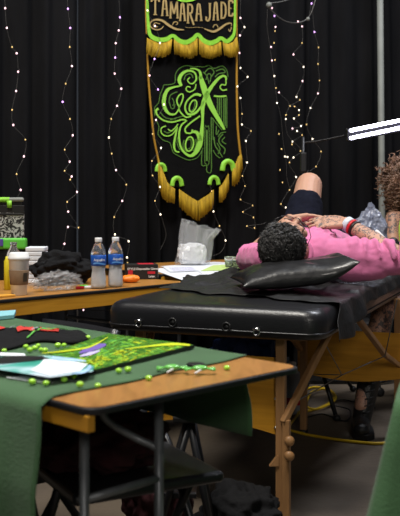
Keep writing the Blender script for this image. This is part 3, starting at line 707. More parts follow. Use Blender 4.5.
def on_front(px, py):
    k = (px-200)/F_; # intersect with the near end face
    t = (k*BL.y-BL.x)/(bu.x-k*bu.y); d = BL.y+bu.y*t
    return BL+bu*t-bv*0.002+V((0, 0, H_-(py-YH)/F_*d))
def torus(bm, c, axis, R, r, n=24, m=8):
    Rr = frame_rot(V(axis).orthogonal(), axis); pts = [V(c)+Rr @ V((R*math.cos(2*PI*k/n), R*math.sin(2*PI*k/n), 0)) for k in range(n+1)]
    add_tube(bm, pts, r, m)
for px, py in [(172.5, 322.5), (226.5, 327)]:
    c = on_front(px, py); bm = B(); torus(bm, c, bv, 0.014, 0.0035); add_tube(bm, [c, c+bv*0.006], 0.009, 14); obj('grommet', bm, 'black_plastic', bed)
for px, py in [(139, 322.5), (257, 331)]:
    c = on_front(px, py)-bv*0.004; bm = B(); torus(bm, c+V((0, 0, -0.004)), bv, 0.0105, 0.0024); add_box(bm, c+V((0, 0, 0.007)), (0.026, 0.008, 0.008), frame_rot(bu)); obj('ring_clip', bm, 'chrome', bed)
def leg(u, v, z0=0.012, z1=0.655, w=0.032):
    p = Bp(u, v, 0); bm = B(); add_box(bm, (p.x, p.y, (z0+z1)/2), (w, 0.030, z1-z0), frame_rot(bu))
    o = obj('leg', bm, 'beech', bed, False, 0.003)
    bm = B(); add_lathe(bm, [(0.02, 0.0), (0.022, 0.006), (0.018, 0.014)], p, 14); obj('rubber_foot', bm, 'black_plastic', o)
    return p
LN = [(0.10, 0.10), (0.63, 0.10)]; LF = [(0.37, 1.36), (0.81, 1.42)]
for u, v in LN+LF: leg(u, v)
def end_panel(ua, ub, v, zl, zc, zt):
    bm = B(); n = 16; lo, hi = [], []
    ol = [(ua+(ub-ua)*k/n, zl+(zc-zl)*math.sin(PI*k/n)) for k in range(n+1)]+[(ub, zt), (ua, zt)]
    add_prism(bm, [Bp(u, v-0.006, z) for u, z in ol], [Bp(u, v+0.006, z) for u, z in ol]); return obj('end_panel', bm, 'ply', bed, False)
pn = end_panel(0.10, 0.63, 0.125, 0.30, 0.335, 0.57)
pf = end_panel(0.33, 0.84, 1.40, 0.285, 0.255, 0.495)
for z in (0.33, 0.43, 0.53):
    c = Bp(0.605, 0.117, z); bm = B(); add_ell(bm, c, (0.006, 0.006, 0.006)); obj('screw', bm, 'chrome', pn)
def brace(A, Bq, w=0.024):
    bm = B(); add_bar(bm, A, Bq, w, 0.02); return obj('brace', bm, 'beech', bed, False, 0.003)
brace(Bp(0.645, 0.075, 0.36), Bp(0.765, 0.24, 0.652)); brace(Bp(0.08, 0.12, 0.36), Bp(0.06, 0.30, 0.652))
brace(P(358, 319, 3.55), P(385, 355, 4.05)); brace(P(385, 355, 4.05), P(402, 368, 4.25))
brace(Bp(0.36, 1.34, 0.40), Bp(0.30, 1.00, 0.65))
# lower leg extension of the near right leg with knobs
p = Bp(0.655, 0.080, 0); bm = B(); add_box(bm, (p.x, p.y, 0.185), (0.026, 0.022, 0.37), frame_rot(bu)); obj('leg_extension', bm, 'beech', bed, False, 0.003)
for z in (0.305, 0.255):
    c = Bp(0.668, 0.066, z); bm = B(); add_lathe(bm, [(0.012, 0), (0.017, 0.006), (0.017, 0.016), (0.010, 0.022)], c, 16, Matrix.Rotation(PI/2, 3, 'X') @ Matrix.Identity(3)); obj('knob', bm, 'beech', bed)
bm = B(); c = Bp(0.618, 0.078, 0.22); add_prism(bm, [c+V((-0.022, 0, -0.012)), c+V((0.01, 0, -0.012)), c+V((0.01, 0, 0.03))], [c+V((-0.022, 0.02, -0.012)), c+V((0.01, 0.02, -0.012)), c+V((0.01, 0.02, 0.03))]); obj('wedge_block', bm, 'beech', bed, False)
bm = B()
for A, Bq in [(P(320, 334, 3.25), P(342, 375, 3.8)), (P(342, 375, 3.8), P(312, 374, 4.3)), (P(290, 405, 3.1), P(342, 375, 3.8)), (P(342, 375, 3.8), P(385, 356, 4.0)), (P(385, 356, 3.9), P(397, 300, 3.7))]:
    add_tube(bm, [A, Bq], 0.0022, 6)
obj('support_cable', bm, 'steel', bed)
for uu in ():
    pass

# thin black sheet over the bed
def sheet(u, v):
    vv = 0.0
    s_hi = 0.80+0.125
    vmin = lambda s: 0.44-0.34*max(0, s)+0.028*math.sin(s*17)+0.016*math.sin(s*41)
    # along
    tt = v
    t_guess = 0.40+1.5*tt
    smin = 0.012-0.10*math.exp(-((t_guess-1.02)/0.22)**2)
    s = smin+(s_hi-smin)*u
    t = vmin(s)+(1.835-vmin(s))*tt
    nz = noise.noise(V((s*7, t*5, 1.3)))*0.022+(0.35-abs(noise.noise(V((s*9, t*7, 5)))))*0.035+noise.noise(V((s*28, t*22, 9)))*0.008
    k = min(1, tt*9+0.15)
    z = 0.757+0.004+nz*k*0.75
    z += 0.036*math.exp(-((s-0.14)/0.10)**2-((t-0.95)/0.22)**2)+0.02*math.exp(-((s-0.3)/0.1)**2-((t-0.52)/0.10)**2)
    z = max(z, 0.7585 if s > 0.0 else 0.746)
    if s > 0.80:
        q = (s-0.80)*(1.0 if t < 0.3 else max(0.35, 1-(t-0.3)*1.6)); z = 0.757-q+0.012*noise.noise(V((0, t*9, 2)))
        if t > 1.0: z -= 0.0
        return Bp(0.808+0.02*math.sin(q*12)+0.012*math.sin(t*26)*min(1, q*15), t, z)
    return Bp(s, t, z)
bm = B(); add_grid(bm, sheet, 110, 130)
tag(solid(obj('bed_sheet', bm, 'sheet'), 0.0012, 1), 'crumpled thin black sheet spread over the massage table', 'sheet')

# pillow
def pillow(bm, c, X, Y, Z, hx, hy, hz):
    n = 28; top, bot = {}, {}
    for i in range(n+1):
        for j in range(n+1):
            a, b = -1+2*i/n, -1+2*j/n
            ex = max(0.0, (1-a*a))**0.42*max(0.0, (1-b*b))**0.42
            pin = 1-0.10*(1-abs(a)**3)*abs(b)**3 ; pin2 = 1-0.12*(1-abs(b)**3)*abs(a)**3
            w = noise.noise(V((a*3, b*3, 7)))*0.15*ex + (0.05*math.sin(9*math.atan2(b, a)))*ex*(a*a+b*b)
            base = c+X*(a*hx*pin2)+Y*(b*hy*pin)+Z*(0.055*max(0, (a-0.25)/0.75)**2)
            top[i, j] = base+Z*(hz*(ex+w))
            bot[i, j] = base-Z*(hz*0.55*ex)
    vt = {k: bm.verts.new(p) for k, p in top.items()}; vb = {}
    for k, p in bot.items():
        vb[k] = vt[k] if (k[0] in (0, n) or k[1] in (0, n)) else bm.verts.new(p)
    for i in range(n):
        for j in range(n):
            bm.faces.new((vt[i, j], vt[i+1, j], vt[i+1, j+1], vt[i, j+1]))
            try: bm.faces.new((vb[i, j], vb[i, j+1], vb[i+1, j+1], vb[i+1, j]))
            except ValueError: pass
X = V((1, 0.05, 0.09)).normalized(); Y = V((-0.12, 1, 0.03)).normalized(); Zz = X.cross(Y).normalized()
bm = B(); pillow(bm, V((0.355, 3.44, 0.822)), X, Y, Zz, 0.228, 0.16, 0.064)
tag(obj('pillow', bm, 'pillow', subsurf=1), "shiny black pillow under the lying man's head", 'pillow')

# ------------------------------------------------------------ people
def onb(F, U):
    U = V(U).normalized(); F = V(F); F = (F-U*F.dot(U)).normalized(); R = F.cross(U)
    return Matrix((R, F, U)).transposed()      # columns: right, face, crown
def head(bm, c, MX):
    g = lambda x, y, z: V(c)+MX @ V((x, y, z))
    add_ell(bm, g(0, -0.012, 0.035), (0.074, 0.092, 0.078), MX)
    add_ell(bm, g(0, 0.022, -0.02), (0.062, 0.068, 0.085), MX)
    add_ell(bm, g(0, 0.045, -0.075), (0.040, 0.036, 0.030), MX)
    caps(bm, g(0, 0.088, 0.008), 0.009, g(0, 0.108, -0.028), 0.014)
    add_ell(bm, g(0.012, 0.098, -0.034), (0.009, 0.010, 0.007), MX); add_ell(bm, g(-0.012, 0.098, -0.034), (0.009, 0.010, 0.007), MX)
    caps(bm, g(-0.035, 0.074, 0.022), 0.010, g(0.035, 0.074, 0.022), 0.010)
    for s in (-1, 1):
        add_ell(bm, g(s*0.040, 0.065, -0.025), (0.022, 0.02, 0.02), MX)
        add_ell(bm, g(s*0.076, -0.008, -0.012), (0.009, 0.019, 0.031), MX)
    add_ell(bm, g(0, 0.083, -0.058), (0.024, 0.010, 0.009), MX)
def face_parts(par, c, MX):
    g = lambda x, y, z: V(c)+MX @ V((x, y, z))
    for s in (-1, 1):
        bm = B(); add_ell(bm, g(s*0.031, 0.076, 0.002), (0.0125, 0.011, 0.008), MX); obj('eye', bm, 'eye', par)
        bm = B(); caps(bm, g(s*0.018, 0.089, 0.021), 0.003, g(s*0.044, 0.080, 0.023), 0.0025); obj('eyebrow', bm, 'hairdark', par)
    bm = B(); caps(bm, g(-0.018, 0.091, -0.056), 0.0035, g(0.018, 0.091, -0.056), 0.0035); obj('lips', bm, 'lips', par)
def hand(bm, Wp, D, N, thumb, curl=0.35, spread=1.0):
    D = V(D).normalized(); N = V(N); N = (N-D*N.dot(D)).normalized(); S = D.cross(N)*thumb
    Wp = V(Wp)
    kn = [0.034, 0.012, -0.010, -0.031]; ln = [0.068, 0.078, 0.072, 0.056]; adv = [0.088, 0.092, 0.088, 0.080]
    for k in range(4):
        K = Wp+D*adv[k]+S*kn[k]
        caps(bm, Wp+D*0.01+S*kn[k]*0.55, 0.0165, K, 0.0125, 12)
        p = K; d = (D+S*kn[k]*1.6*spread).normalized(); c = curl
        for j, fr in enumerate((0.45, 0.31, 0.24)):
            d = (d*math.cos(c)-N*math.sin(c)).normalized(); q = p+d*ln[k]*fr*1.05
            caps(bm, p, 0.0092-0.0008*j, q, 0.0086-0.0009*j, 12)
            # keep a normal for the next bend
            N2 = N; p = q; c = curl*(1.1 if j == 0 else 0.8)
    t0 = Wp+D*0.022+S*0.026; t1 = t0+(D*0.55+S*0.62-N*0.25).normalized()*0.042; t2 = t1+(D*0.85+S*0.25-N*0.2).normalized()*0.034; t3 = t2+(D*0.95+S*0.0-N*0.2).normalized()*0.026
    caps(bm, t0, 0.016, t1, 0.0125, 12); caps(bm, t1, 0.0115, t2, 0.0105, 12); caps(bm, t2, 0.0102, t3, 0.0088, 12)

# --- the lying man
man = thing('person', Bp(0.45, 0.9, 0.76), 'person in a pink shirt and dark shorts lying on his back, one knee raised', 'person')
HC = V((0.338, 3.555, 0.948)); HM = onb((0.50, 0.25, 0.85), (-0.16, -0.97, 0.18))
NB = V((0.405, 3.755, 0.905))
SL, SR = V((0.280, 3.82, 0.872)), V((0.575, 3.745, 0.885))
EL, ER = V((0.205, 4.06, 0.850)), V((0.835, 3.655, 0.872))
WR, WLf = V((0.625, 3.85, 1.018)), V((0.40, 4.02, 1.030))
HL, HR = V((0.46, 4.24, 0.875)), V((0.63, 4.21, 0.87))
KL, KR = V((0.545, 4.50, 1.192)), V((0.700, 4.58, 0.925))
AL, AR = V((0.535, 4.75, 0.83)), V((0.800, 4.90, 0.835))
skin_man = skin('man_skin', (0.50, 0.275, 0.19), [((0.72, 3.76, 0.95), 0.155, 55.0), ((0.545, 3.88, 1.03), 0.07, 60.0)])
bm = B()
head(bm, HC, HM)
caps(bm, HC+HM @ V((0, -0.02, -0.06)), 0.058, NB, 0.062)
for (a, ra, b, rb) in [(NB, 0.06, (SL+SR)/2+V((0, 0.05, -0.01)), 0.095), (SL, 0.052, SR, 0.052), (SL+V((0.08, 0.05, 0)), 0.08, V((0.47, 4.05, 0.87)), 0.10), (SR+V((-0.08, 0.05, 0)), 0.08, V((0.55, 4.03, 0.87)), 0.10), (V((0.51, 4.03, 0.87)), 0.10, (HL+HR)/2, 0.105),
                       (SL, 0.050, EL, 0.038), (EL, 0.038, WLf, 0.026), (SR, 0.050, ER, 0.040), (ER, 0.040, (ER+WR)/2+V((0, 0, -0.004)), 0.039), ((ER+WR)/2, 0.038, WR, 0.027),
                       (HL, 0.088, KL, 0.066), (KL, 0.066, (KL*0.65+AL*0.35)+V((0, 0.02, 0)), 0.056), (KL*0.6+AL*0.4+V((0, 0.02, 0)), 0.055, AL, 0.036), (AL, 0.036, AL+V((-0.02, 0.05, -0.035)), 0.034), (AL+V((0, 0.0, -0.03)), 0.034, AL+V((-0.02, 0.17, -0.035)), 0.026),
                       (HR, 0.085, KR, 0.056), (KR, 0.056, KR*0.6+AR*0.4, 0.054), (KR*0.6+AR*0.4, 0.054, AR, 0.036), (AR, 0.036, AR+V((0.03, 0.04, 0.10)), 0.026)]:
    caps(bm, a, ra, b, rb)
hand(bm, WR, V((-0.86, 0.12, 0.03)), V((-0.05, -0.55, 0.83)), 1, 0.16)
hand(bm, WLf, V((0.9, -0.16, 0.14)), V((0.1, 0.2, 0.97)), -1, 0.16)
mb = blob(obj('body', bm, skin_man, man), 0.0048, 3)
face_parts(mb, HC, HM)
# shirt
bm = B()
TC = V((0.50, 4.02, 0.875))
def rel(p, q, t): return V(p)*(1-t)+V(q)*t
caps(bm, SL+V((0.01, 0.01, 0)), 0.064, SR+V((-0.01, 0.01, 0)), 0.075)
for (a, ra, b, rb) in [(SL+V((0.08, 0.05, 0.0)), 0.098, V((0.46, 4.10, 0.88)), 0.115), (SR+V((-0.08, 0.05, 0.0)), 0.102, V((0.56, 4.08, 0.88)), 0.115), (V((0.46, 4.08, 0.88)), 0.115, HL+V((0.02, 0, 0)), 0.105), (V((0.56, 4.06, 0.88)), 0.115, HR, 0.105),
                       (V((0.42, 3.86, 0.885)), 0.098, V((0.5, 4.0, 0.90)), 0.105),
                       (SL, 0.063, rel(SL, EL, 0.85), 0.058), (SR, 0.076, rel(SR, ER, 0.5), 0.071), (rel(SR, ER, 0.5), 0.071, rel(SR, ER, 0.88)+V((0.0, 0, -0.012)), 0.054),
                       (rel(SR, ER, 0.15)+V((0, -0.02, -0.045)), 0.058, rel(SR, ER, 0.6)+V((0, -0.01, -0.035)), 0.048)]:
    caps(bm, a, ra, b, rb)
def ridge(A, Bq, R, t0, a0_, t1, a1_, w=0.010, n=7):
    A, Bq = V(A), V(Bq); ax = (Bq-A).normalized(); upv = V((0, 0, 1)); upv = (upv-ax*upv.dot(ax)).normalized(); sd = ax.cross(upv)
    pts = []
    for i in range(n):
        f = i/(n-1); t = t0+(t1-t0)*f; an = a0_+(a1_-a0_)*f+0.12*math.sin(f*5)
        pts.append(A+(Bq-A)*t+(upv*math.cos(an)+sd*math.sin(an))*(R+0.002*math.sin(PI*f)))
    w *= 1.25; add_tube(bm, pts, [w*0.4]+[w]*(n-2)+[w*0.4], 8, True)
rf = random.Random(3)
for k in range(7):
    t = 0.05+k*0.14; ridge(SR, ER, 0.070, t, -1.2+rf.uniform(-.3, .3), t+rf.uniform(0.10, 0.30), 1.5+rf.uniform(-.3, .3), rf.uniform(0.007, 0.012))
for k in range(6):
    t = 0.0+k*0.15; ridge(SL, EL, 0.058, t, -1.3, t+0.25, 1.2, 0.008)
for k in range(9):
    a_ = -1.1+k*0.27; ridge(V((0.36, 3.80, 0.885)), V((0.54, 4.12, 0.88)), 0.106, 0.0+rf.uniform(0, .25), a_, 0.75+rf.uniform(0, .25), a_+rf.uniform(-.35, .35), rf.uniform(0.007, 0.011))
for k in range(6):
    a_ = -1.0+k*0.3; ridge(V((0.50, 3.79, 0.885)), V((0.56, 4.12, 0.88)), 0.108, 0.0, a_, rf.uniform(.5, .9), a_*0.6+0.3, rf.uniform(0.007, 0.011))
obj_sh = blob(obj('shirt', bm, 'pink', man), 0.006, 2, 0.012, 0.10, 'shirt_folds')
# second finer fold layer
tx = bpy.data.textures.new('streak_folds', 'MARBLE'); tx.noise_scale = 0.11; tx.turbulence = 7.0; tx.marble_type = 'SHARP'
fe = None
dd = obj_sh.modifiers.new('streaks', 'DISPLACE'); dd.texture = tx; dd.strength = 0.010; dd.mid_level = 0.6
sm_ = obj_sh.modifiers.new('soften', 'SMOOTH'); sm_.factor = 0.5; sm_.iterations = 1
bm = B(); torus(bm, NB+V((-0.012, -0.035, -0.008)), (NB-HC).normalized(), 0.068, 0.010); obj('shirt_collar', bm, 'pink', man)
# shorts
bm = B()
caps(bm, HL+V((0, 0, 0)), 0.106, HR, 0.106); caps(bm, HL, 0.104, rel(HL, KL, 0.68), 0.086); caps(bm, HR, 0.100, rel(HR, KR, 0.72), 0.080)
caps(bm, HL, 0.098, rel(HL, KL, 0.5)+V((0, 0.02, -0.03)), 0.082)
blob(obj('shorts', bm, 'navy', man), 0.007, 5, 0.016, 0.06, 'shorts_folds')
# hair
bm = B(); rr = random.Random(4)
hg = lambda x, y, z: HC+HM @ V((x, y, z))
add_ell(bm, hg(0, -0.020, 0.040), (0.082, 0.094, 0.086), HM, 28, 18)
for k in range(4200):
    a = V((rr.gauss(0, 1), rr.gauss(0, 1), rr.gauss(0, 1))).normalized()
    if a.y > 0.70 and a.z < 0.5: continue
    if a.z < -0.7: continue
    if a.y > 0.30 and a.z < 0.1: continue
    base = V((a.x*0.081, -0.020+a.y*0.093, 0.040+a.z*0.085))
    cmb = V((0.45*rr.gauss(0, 1)+0.3, -0.55+0.4*rr.gauss(0, 1), 0.15+0.4*rr.gauss(0, 1)))
    tn = (cmb-a*cmb.dot(a)).normalized()
    L = rr.uniform(0.018, 0.036)
    p0, p1, p2 = base, base+tn*L*0.5+a*0.009, base+tn*L+a*rr.uniform(0.004, 0.016)
    add_tube(bm, [hg(*p0), hg(*p1), hg(*p2)], [0.0024, 0.0018, 0.0005], 3)
obj('hair', bm, 'hairdark', man)
# beard shadow and glasses
bm = B()
for s in (-1, 1):
    torus(bm, hg(s*0.033, 0.098, 0.000), HM @ V((s*0.15, 1, 0)), 0.020, 0.0014)
    add_tube(bm, [hg(s*0.055, 0.093, 0.004), hg(s*0.079, 0.065, 0.006), hg(s*0.084, 0.0, 0.004), hg(s*0.082, -0.012, -0.010)], 0.0014, 6)
add_tube(bm, [hg(-0.012, 0.104, 0.004), hg(0, 0.108, 0.006), hg(0.012, 0.104, 0.004)], 0.002, 6)
obj('glasses', bm, 'glasses', man)
wd = (ER-WR).normalized()
for d, r, m, wdt in [(0.012, 0.0325, 'wrist_white', 0.013), (0.034, 0.034, 'wrist_red', 0.006), (0.048, 0.0345, 'wrist_black', 0.006)]:
    bm = B(); c = WR+wd*d
    add_tube(bm, [c-wd*wdt, c-wd*wdt*0.8, c+wd*wdt*0.8, c+wd*wdt], [r-0.003, r, r+0.001, r-0.002], 24); obj('wristband', bm, m, man, label={'wrist_white': 'pale shiny wristband', 'wrist_red': 'red wristband', 'wrist_black': 'black wristband'}[m])

# --- the seated person at the right edge
wom = thing('person', (1.22, 5.0, 0.0), 'person with curly brown hair and yellow-green top seated at the right edge', 'person')
WH = V((1.165, 5.00, 1.185)); WM = onb((-0.80, 0.10, -0.45), (-0.25, -0.15, 0.93))
skin_w = skin('seated_skin', (0.48, 0.26, 0.18), [((1.045, 4.90, 1.0), 0.07, 60.0), ((0.86, 4.42, 0.40), 0.30, 36.0), ((1.0, 4.6, 0.6), 0.2, 30.0)])
sL, sR = V((1.066, 4.95, 1.015)), V((1.40, 4.90, 0.99))
hp = V((1.28, 5.06, 0.58)); kA, fA = V((0.925, 4.54, 0.560)), V((0.785, 4.345, 0.10)); kB, fB = V((1.24, 4.62, 0.56)), V((1.18, 4.55, 0.10))
eA, wA = V((1.04, 4.84, 0.78)), V((1.00, 4.66, 0.90)); eB, wB = V((1.42, 4.68, 0.80)), V((1.10, 4.56, 0.90))
bm = B(); head(bm, WH, WM)
for (a, ra, b, rb) in [(WH+WM @ V((0, -0.02, -0.06)), 0.050, V((1.245, 4.98, 1.02)), 0.054), (sL, 0.048, sR, 0.048), (V((1.245, 4.97, 0.95)), 0.105, V((1.28, 5.04, 0.66)), 0.11), (hp+V((-0.07, 0, 0)), 0.10, hp+V((0.08, 0, 0)), 0.10),
                       (sL, 0.048, eA, 0.036), (eA, 0.036, wA, 0.025), (sR, 0.048, eB, 0.036), (eB, 0.036, wB, 0.025),
                       (hp+V((-0.09, 0, 0)), 0.085, kA, 0.056), (kA, 0.056, rel(kA, fA, 0.35)+V((0, 0.03, 0)), 0.056), (rel(kA, fA, 0.3)+V((0, 0.03, 0)), 0.056, fA+V((0, 0.02, 0.02)), 0.036),
                       (hp+V((0.09, 0, 0)), 0.085, kB, 0.056), (kB, 0.056, fB, 0.036)]:
    caps(bm, a, ra, b, rb)
wb = blob(obj('body', bm, skin_w, wom), 0.006, 3); face_parts(wb, WH, WM)
bm = B(); hand(bm, wA, V((-0.75, -0.3, -0.15)), V((-0.2, -0.3, 0.9)), -1, 0.35); caps(bm, rel(wA, eA, 0.12), 0.031, wA, 0.029)
blob(obj('glove', bm, 'black_plastic', wom), 0.005, 2)
bm = B(); hand(bm, wB, V((-0.8, -0.2, -0.15)), V((-0.2, -0.3, 0.9)), 1, 0.35); caps(bm, rel(wB, eB, 0.12), 0.031, wB, 0.029)
blob(obj('glove', bm, 'black_plastic', wom), 0.005, 2)
bm = B()
for (a, ra, b, rb) in [(V((1.21, 4.96, 0.94)), 0.108, V((1.28, 5.04, 0.66)), 0.118), (V((1.31, 4.95, 0.94)), 0.108, V((1.29, 5.04, 0.66)), 0.118)]: caps(bm, a, ra, b, rb)
caps(bm, V((1.125, 4.92, 1.035)), 0.030, V((1.15, 4.92, 0.93)), 0.060)
top = blob(obj('tank_top', bm, 'hoodie', wom), 0.007, 4)
bm = B(); add_tube(bm, smooth_path([V((1.125, 4.90, 1.085)), V((1.102, 4.86, 1.04)), V((1.082, 4.838, 0.98)), V((1.082, 4.835, 0.92)), V((1.095, 4.842, 0.86)), V((1.130, 4.87, 0.80))]), 0.014, 8); obj('acid_stripe', bm, 'acid_top', wom, label='yellow-green stripe on the top')
bm = B(); caps(bm, hp+V((-0.08, 0, 0)), 0.112, hp+V((0.09, 0, 0)), 0.112); caps(bm, hp+V((-0.09, 0, 0)), 0.096, rel(hp, kA, 0.45), 0.082); caps(bm, hp+V((0.09, 0, 0)), 0.096, rel(hp, kB, 0.45), 0.084)
blob(obj('shorts', bm, 'navy', wom), 0.007, 4)
for f, k in ((fA, kA), (fB, kB)):
    bm = B(); g = V((f.x, f.y, 0)); dz = (k-f).normalized()
    caps(bm, g+V((0, 0.02, 0.06)), 0.046, f+dz*0.24+V((0, 0.012, 0)), 0.061); caps(bm, g+V((0, 0.03, 0.045)), 0.043, g+V((-0.03, -0.13, 0.040)), 0.038)
    bt = blob(obj('boot', bm, 'boot', wom), 0.006, 3)
    bm = B(); o2 = [(-0.042, 0.075), (0.042, 0.075), (0.045, -0.02), (0.03, -0.14), (-0.01, -0.175), (-0.06, -0.15), (-0.055, -0.05)]
    add_prism(bm, [g+V((x*1.05, y, 0.0)) for x, y in o2], [g+V((x*1.05, y, 0.028)) for x, y in o2]); obj('sole', bm, 'black_plastic', bt, False, 0.004)
    bm = B()
    for i in range(6):
        z = 0.10+i*0.032; c = g+V((dz.x*z*0.8-0.004, -0.040+dz.y*z*0.8-0.01, z)); add_tube(bm, [c+V((-0.022, 0, -0.006)), c+V((0, -0.010, 0)), c+V((0.022, 0, 0.006))], 0.0028, 5)
    obj('laces', bm, 'black_plastic', bt)
bm = B(); rr = random.Random(9)
hw = lambda p: WH+p
add_lump(bm, WH+V((0.0, 0.01, 0.03)), (0.138, 0.135, 0.135), 5, 0.25, 3, sub=4)
for k in range(750):
    a = V((rr.gauss(0, 1), rr.gauss(0, 1), rr.gauss(0, 1))).normalized()
    if (WM.transposed() @ a).y > 0.88: continue
    base = V((0, 0.01, 0.03))+a*rr.uniform(0.10, 0.150)
    dr = (a*0.7+V((0, 0, -0.75))+V((rr.gauss(0, .35), rr.gauss(0, .35), rr.gauss(0, .35)))).normalized()
    x1 = dr.orthogonal().normalized(); y1 = dr.cross(x1); L = rr.uniform(0.05, 0.095); cr = rr.uniform(0.006, 0.011); ph = rr.random()*6
    pts = [WH+base+dr*(L*i/16)+(x1*math.cos(ph+i*1.05)+y1*math.sin(ph+i*1.05))*cr for i in range(17)]
    add_tube(bm, pts, [0.0028]*14+[0.002, 0.0015, 0.0006], 4)
obj('hair', bm, 'haircurl', wom)
# stool
st = thing('rolling_stool', (1.28, 5.08, 0), 'round black stool with a chrome base under the seated person', 'stool')
bm = B(); add_lathe(bm, [(0.15, 0.42), (0.17, 0.43), (0.175, 0.455), (0.165, 0.475), (0.0005, 0.480)], (1.28, 5.08, 0)); obj('seat', bm, 'vinyl', st)
bm = B(); add_tube(bm, [(1.28, 5.08, 0.12), (1.28, 5.08, 0.43)], 0.022, 14); obj('column', bm, 'chrome', st)
bm = B(); torus(bm, (1.28, 5.08, 0.13), (0, 0, 1), 0.24, 0.010, 40); obj('foot_ring', bm, 'chrome', st)
for k in range(5):
    t = k*2*PI/5+2.9; c = V((1.28, 5.08, 0)); q = c+V((math.cos(t)*0.26, math.sin(t)*0.26, 0))
    bm = B(); add_tube(bm, [c+V((0, 0, 0.13)), q+V((0, 0, 0.075))], [0.017, 0.011], 10); l = obj('leg', bm, 'chrome', st)
    bm = B(); add_lathe(bm, [(0.012, -0.012), (0.026, -0.010), (0.026, 0.010), (0.012, 0.012)], q+V((0, 0, 0.027)), 16, Matrix.Rotation(PI/2, 3, 'X')); add_tube(bm, [q+V((0, 0, 0.03)), q+V((0, 0, 0.08))], 0.006, 6); obj('caster', bm, 'black_plastic', l)

# ------------------------------------------------------------ tube lamp on tripod
SP = V((0.575, 4.98, 0))
lamp = thing('tripod_lamp', SP, 'black tripod stand holding the glowing twin tube lamp', 'lamp')
bm = B(); add_tube(bm, [SP+V((0, 0, 0.16)), SP+V((0, 0, 1.0)), SP+V((-0.005, 0, 1.47))], [0.013, 0.011, 0.009], 10); obj('pole', bm, 'black_metal', lamp)
bm = B(); add_box(bm, SP+V((-0.003, 0, 1.33)), (0.034, 0.034, 0.11)); obj('clamp', bm, 'black_plastic', lamp, False, 0.006)
lp0, lp1 = P(347, 135, 4.95), P(430, 120, 4.95)
bm = B(); add_tube(bm, smooth_path([SP+V((-0.005, 0, 1.44)), P(318, 141, 4.97), lp0+V((0, 0.01, 0))]), 0.005, 8); obj('arm', bm, 'black_metal', lamp)
for dz, s in ((0.024, 0), (-0.018, 0.0)):
    a = lp0+V((0.02, -0.015, dz)); b = lp1+V((0, -0.015, dz+0.008)); bm = B(); add_tube(bm, [a, (a+b)/2, b], 0.0095, 14, True); obj('light_tube', bm, 'tube', lamp)
bm = B(); add_bar(bm, lp0+V((0, 0.012, 0)), lp1+V((0, 0.012, 0)), 0.02, 0.07); obj('lamp_housing', bm, 'black_metal', lamp, False, 0.004)
bm = B(); add_box(bm, lp0+V((0.002, -0.002, 0)), (0.010, 0.03, 0.062)); obj('end_cap', bm, 'black_plastic', lamp, False, 0.004)
for t in (-1.30, 0.75, 2.75):
    q = SP+V((math.cos(t)*0.44, math.sin(t)*0.44, 0.012)); bm = B(); add_tube(bm, [SP+V((0, 0, 0.50)), q], 0.0115, 10); l = obj('leg', bm, 'black_metal', lamp)
    m_ = SP*0.5+q*0.5; bm = B(); add_tube(bm, [SP+V((0, 0, 0.20)), V((m_.x, m_.y, 0.245))], 0.006, 8); obj('spreader', bm, 'black_metal', lamp)
    bm = B(); add_ell(bm, q+V((0, 0, 0.005)), (0.02, 0.02, 0.016)); obj('rubber_foot', bm, 'black_plastic', l)

# ------------------------------------------------------------ floor things under the bed
bx0 = V((0.82, 5.62, 0))
amp = thing('speaker_box', bx0, 'black speaker cabinet on the floor under the back table', 'speaker')
bm = B(); add_box(bm, bx0+V((0, 0, 0.19)), (0.50, 0.26, 0.38)); obj('cabinet', bm, 'black_plastic', amp, False, 0.012)
bm = B(); add_box(bm, bx0+V((0, -0.132, 0.19)), (0.46, 0.008, 0.34)); obj('grille', bm, 'grille', amp, False, 0.002)
for dx in (-0.12, 0.12):
    bm = B(); torus(bm, bx0+V((dx, -0.138, 0.17)), (0, 1, 0), 0.095, 0.006, 32); obj('speaker_ring', bm, 'black_plastic', amp)
bm = B(); torus(bm, bx0+V((-0.02, -0.14, 0.33)), (0, 1, 0), 0.012, 0.003); obj('badge', bm, 'chrome', amp)
bm = B(); add_lump(bm, (0.22, 4.62, 0.20), (0.20, 0.16, 0.24), 3, 0.3, 2.5, flat=-0.2, crease=0.06); tag(obj('cloth_bag', bm, 'bluebag'), 'dark blue crumpled bag on the floor below the massage table', 'bag')
jg = P(292, 402, 4.75); jug = thing('plastic_jug', (jg.x, jg.y, 0), 'grey white plastic jug with red label behind the wooden leg', 'jug')
bm = B(); add_lathe(bm, [(0.05, 0.0), (0.062, 0.01), (0.064, 0.13), (0.055, 0.19), (0.03, 0.225), (0.02, 0.24)], (jg.x, jg.y, 0)); obj('body', bm, 'greybag', jug)
bm = B(); add_lathe(bm, [(0.022, 0.24), (0.022, 0.262), (0.018, 0.266)], (jg.x, jg.y, 0)); obj('cap', bm, 'white', jug)
bm = B(); add_tube(bm, smooth_path([(jg.x+0.02, jg.y, 0.235), (jg.x+0.075, jg.y, 0.22), (jg.x+0.085, jg.y, 0.15), (jg.x+0.06, jg.y, 0.11)]), 0.008, 8); obj('handle', bm, 'greybag', jug)
bm = B(); add_lathe(bm, [(0.0645, 0.05), (0.0655, 0.052), (0.0655, 0.088), (0.0645, 0.09)], (jg.x, jg.y, 0)); obj('label_band', bm, 'red', jug)
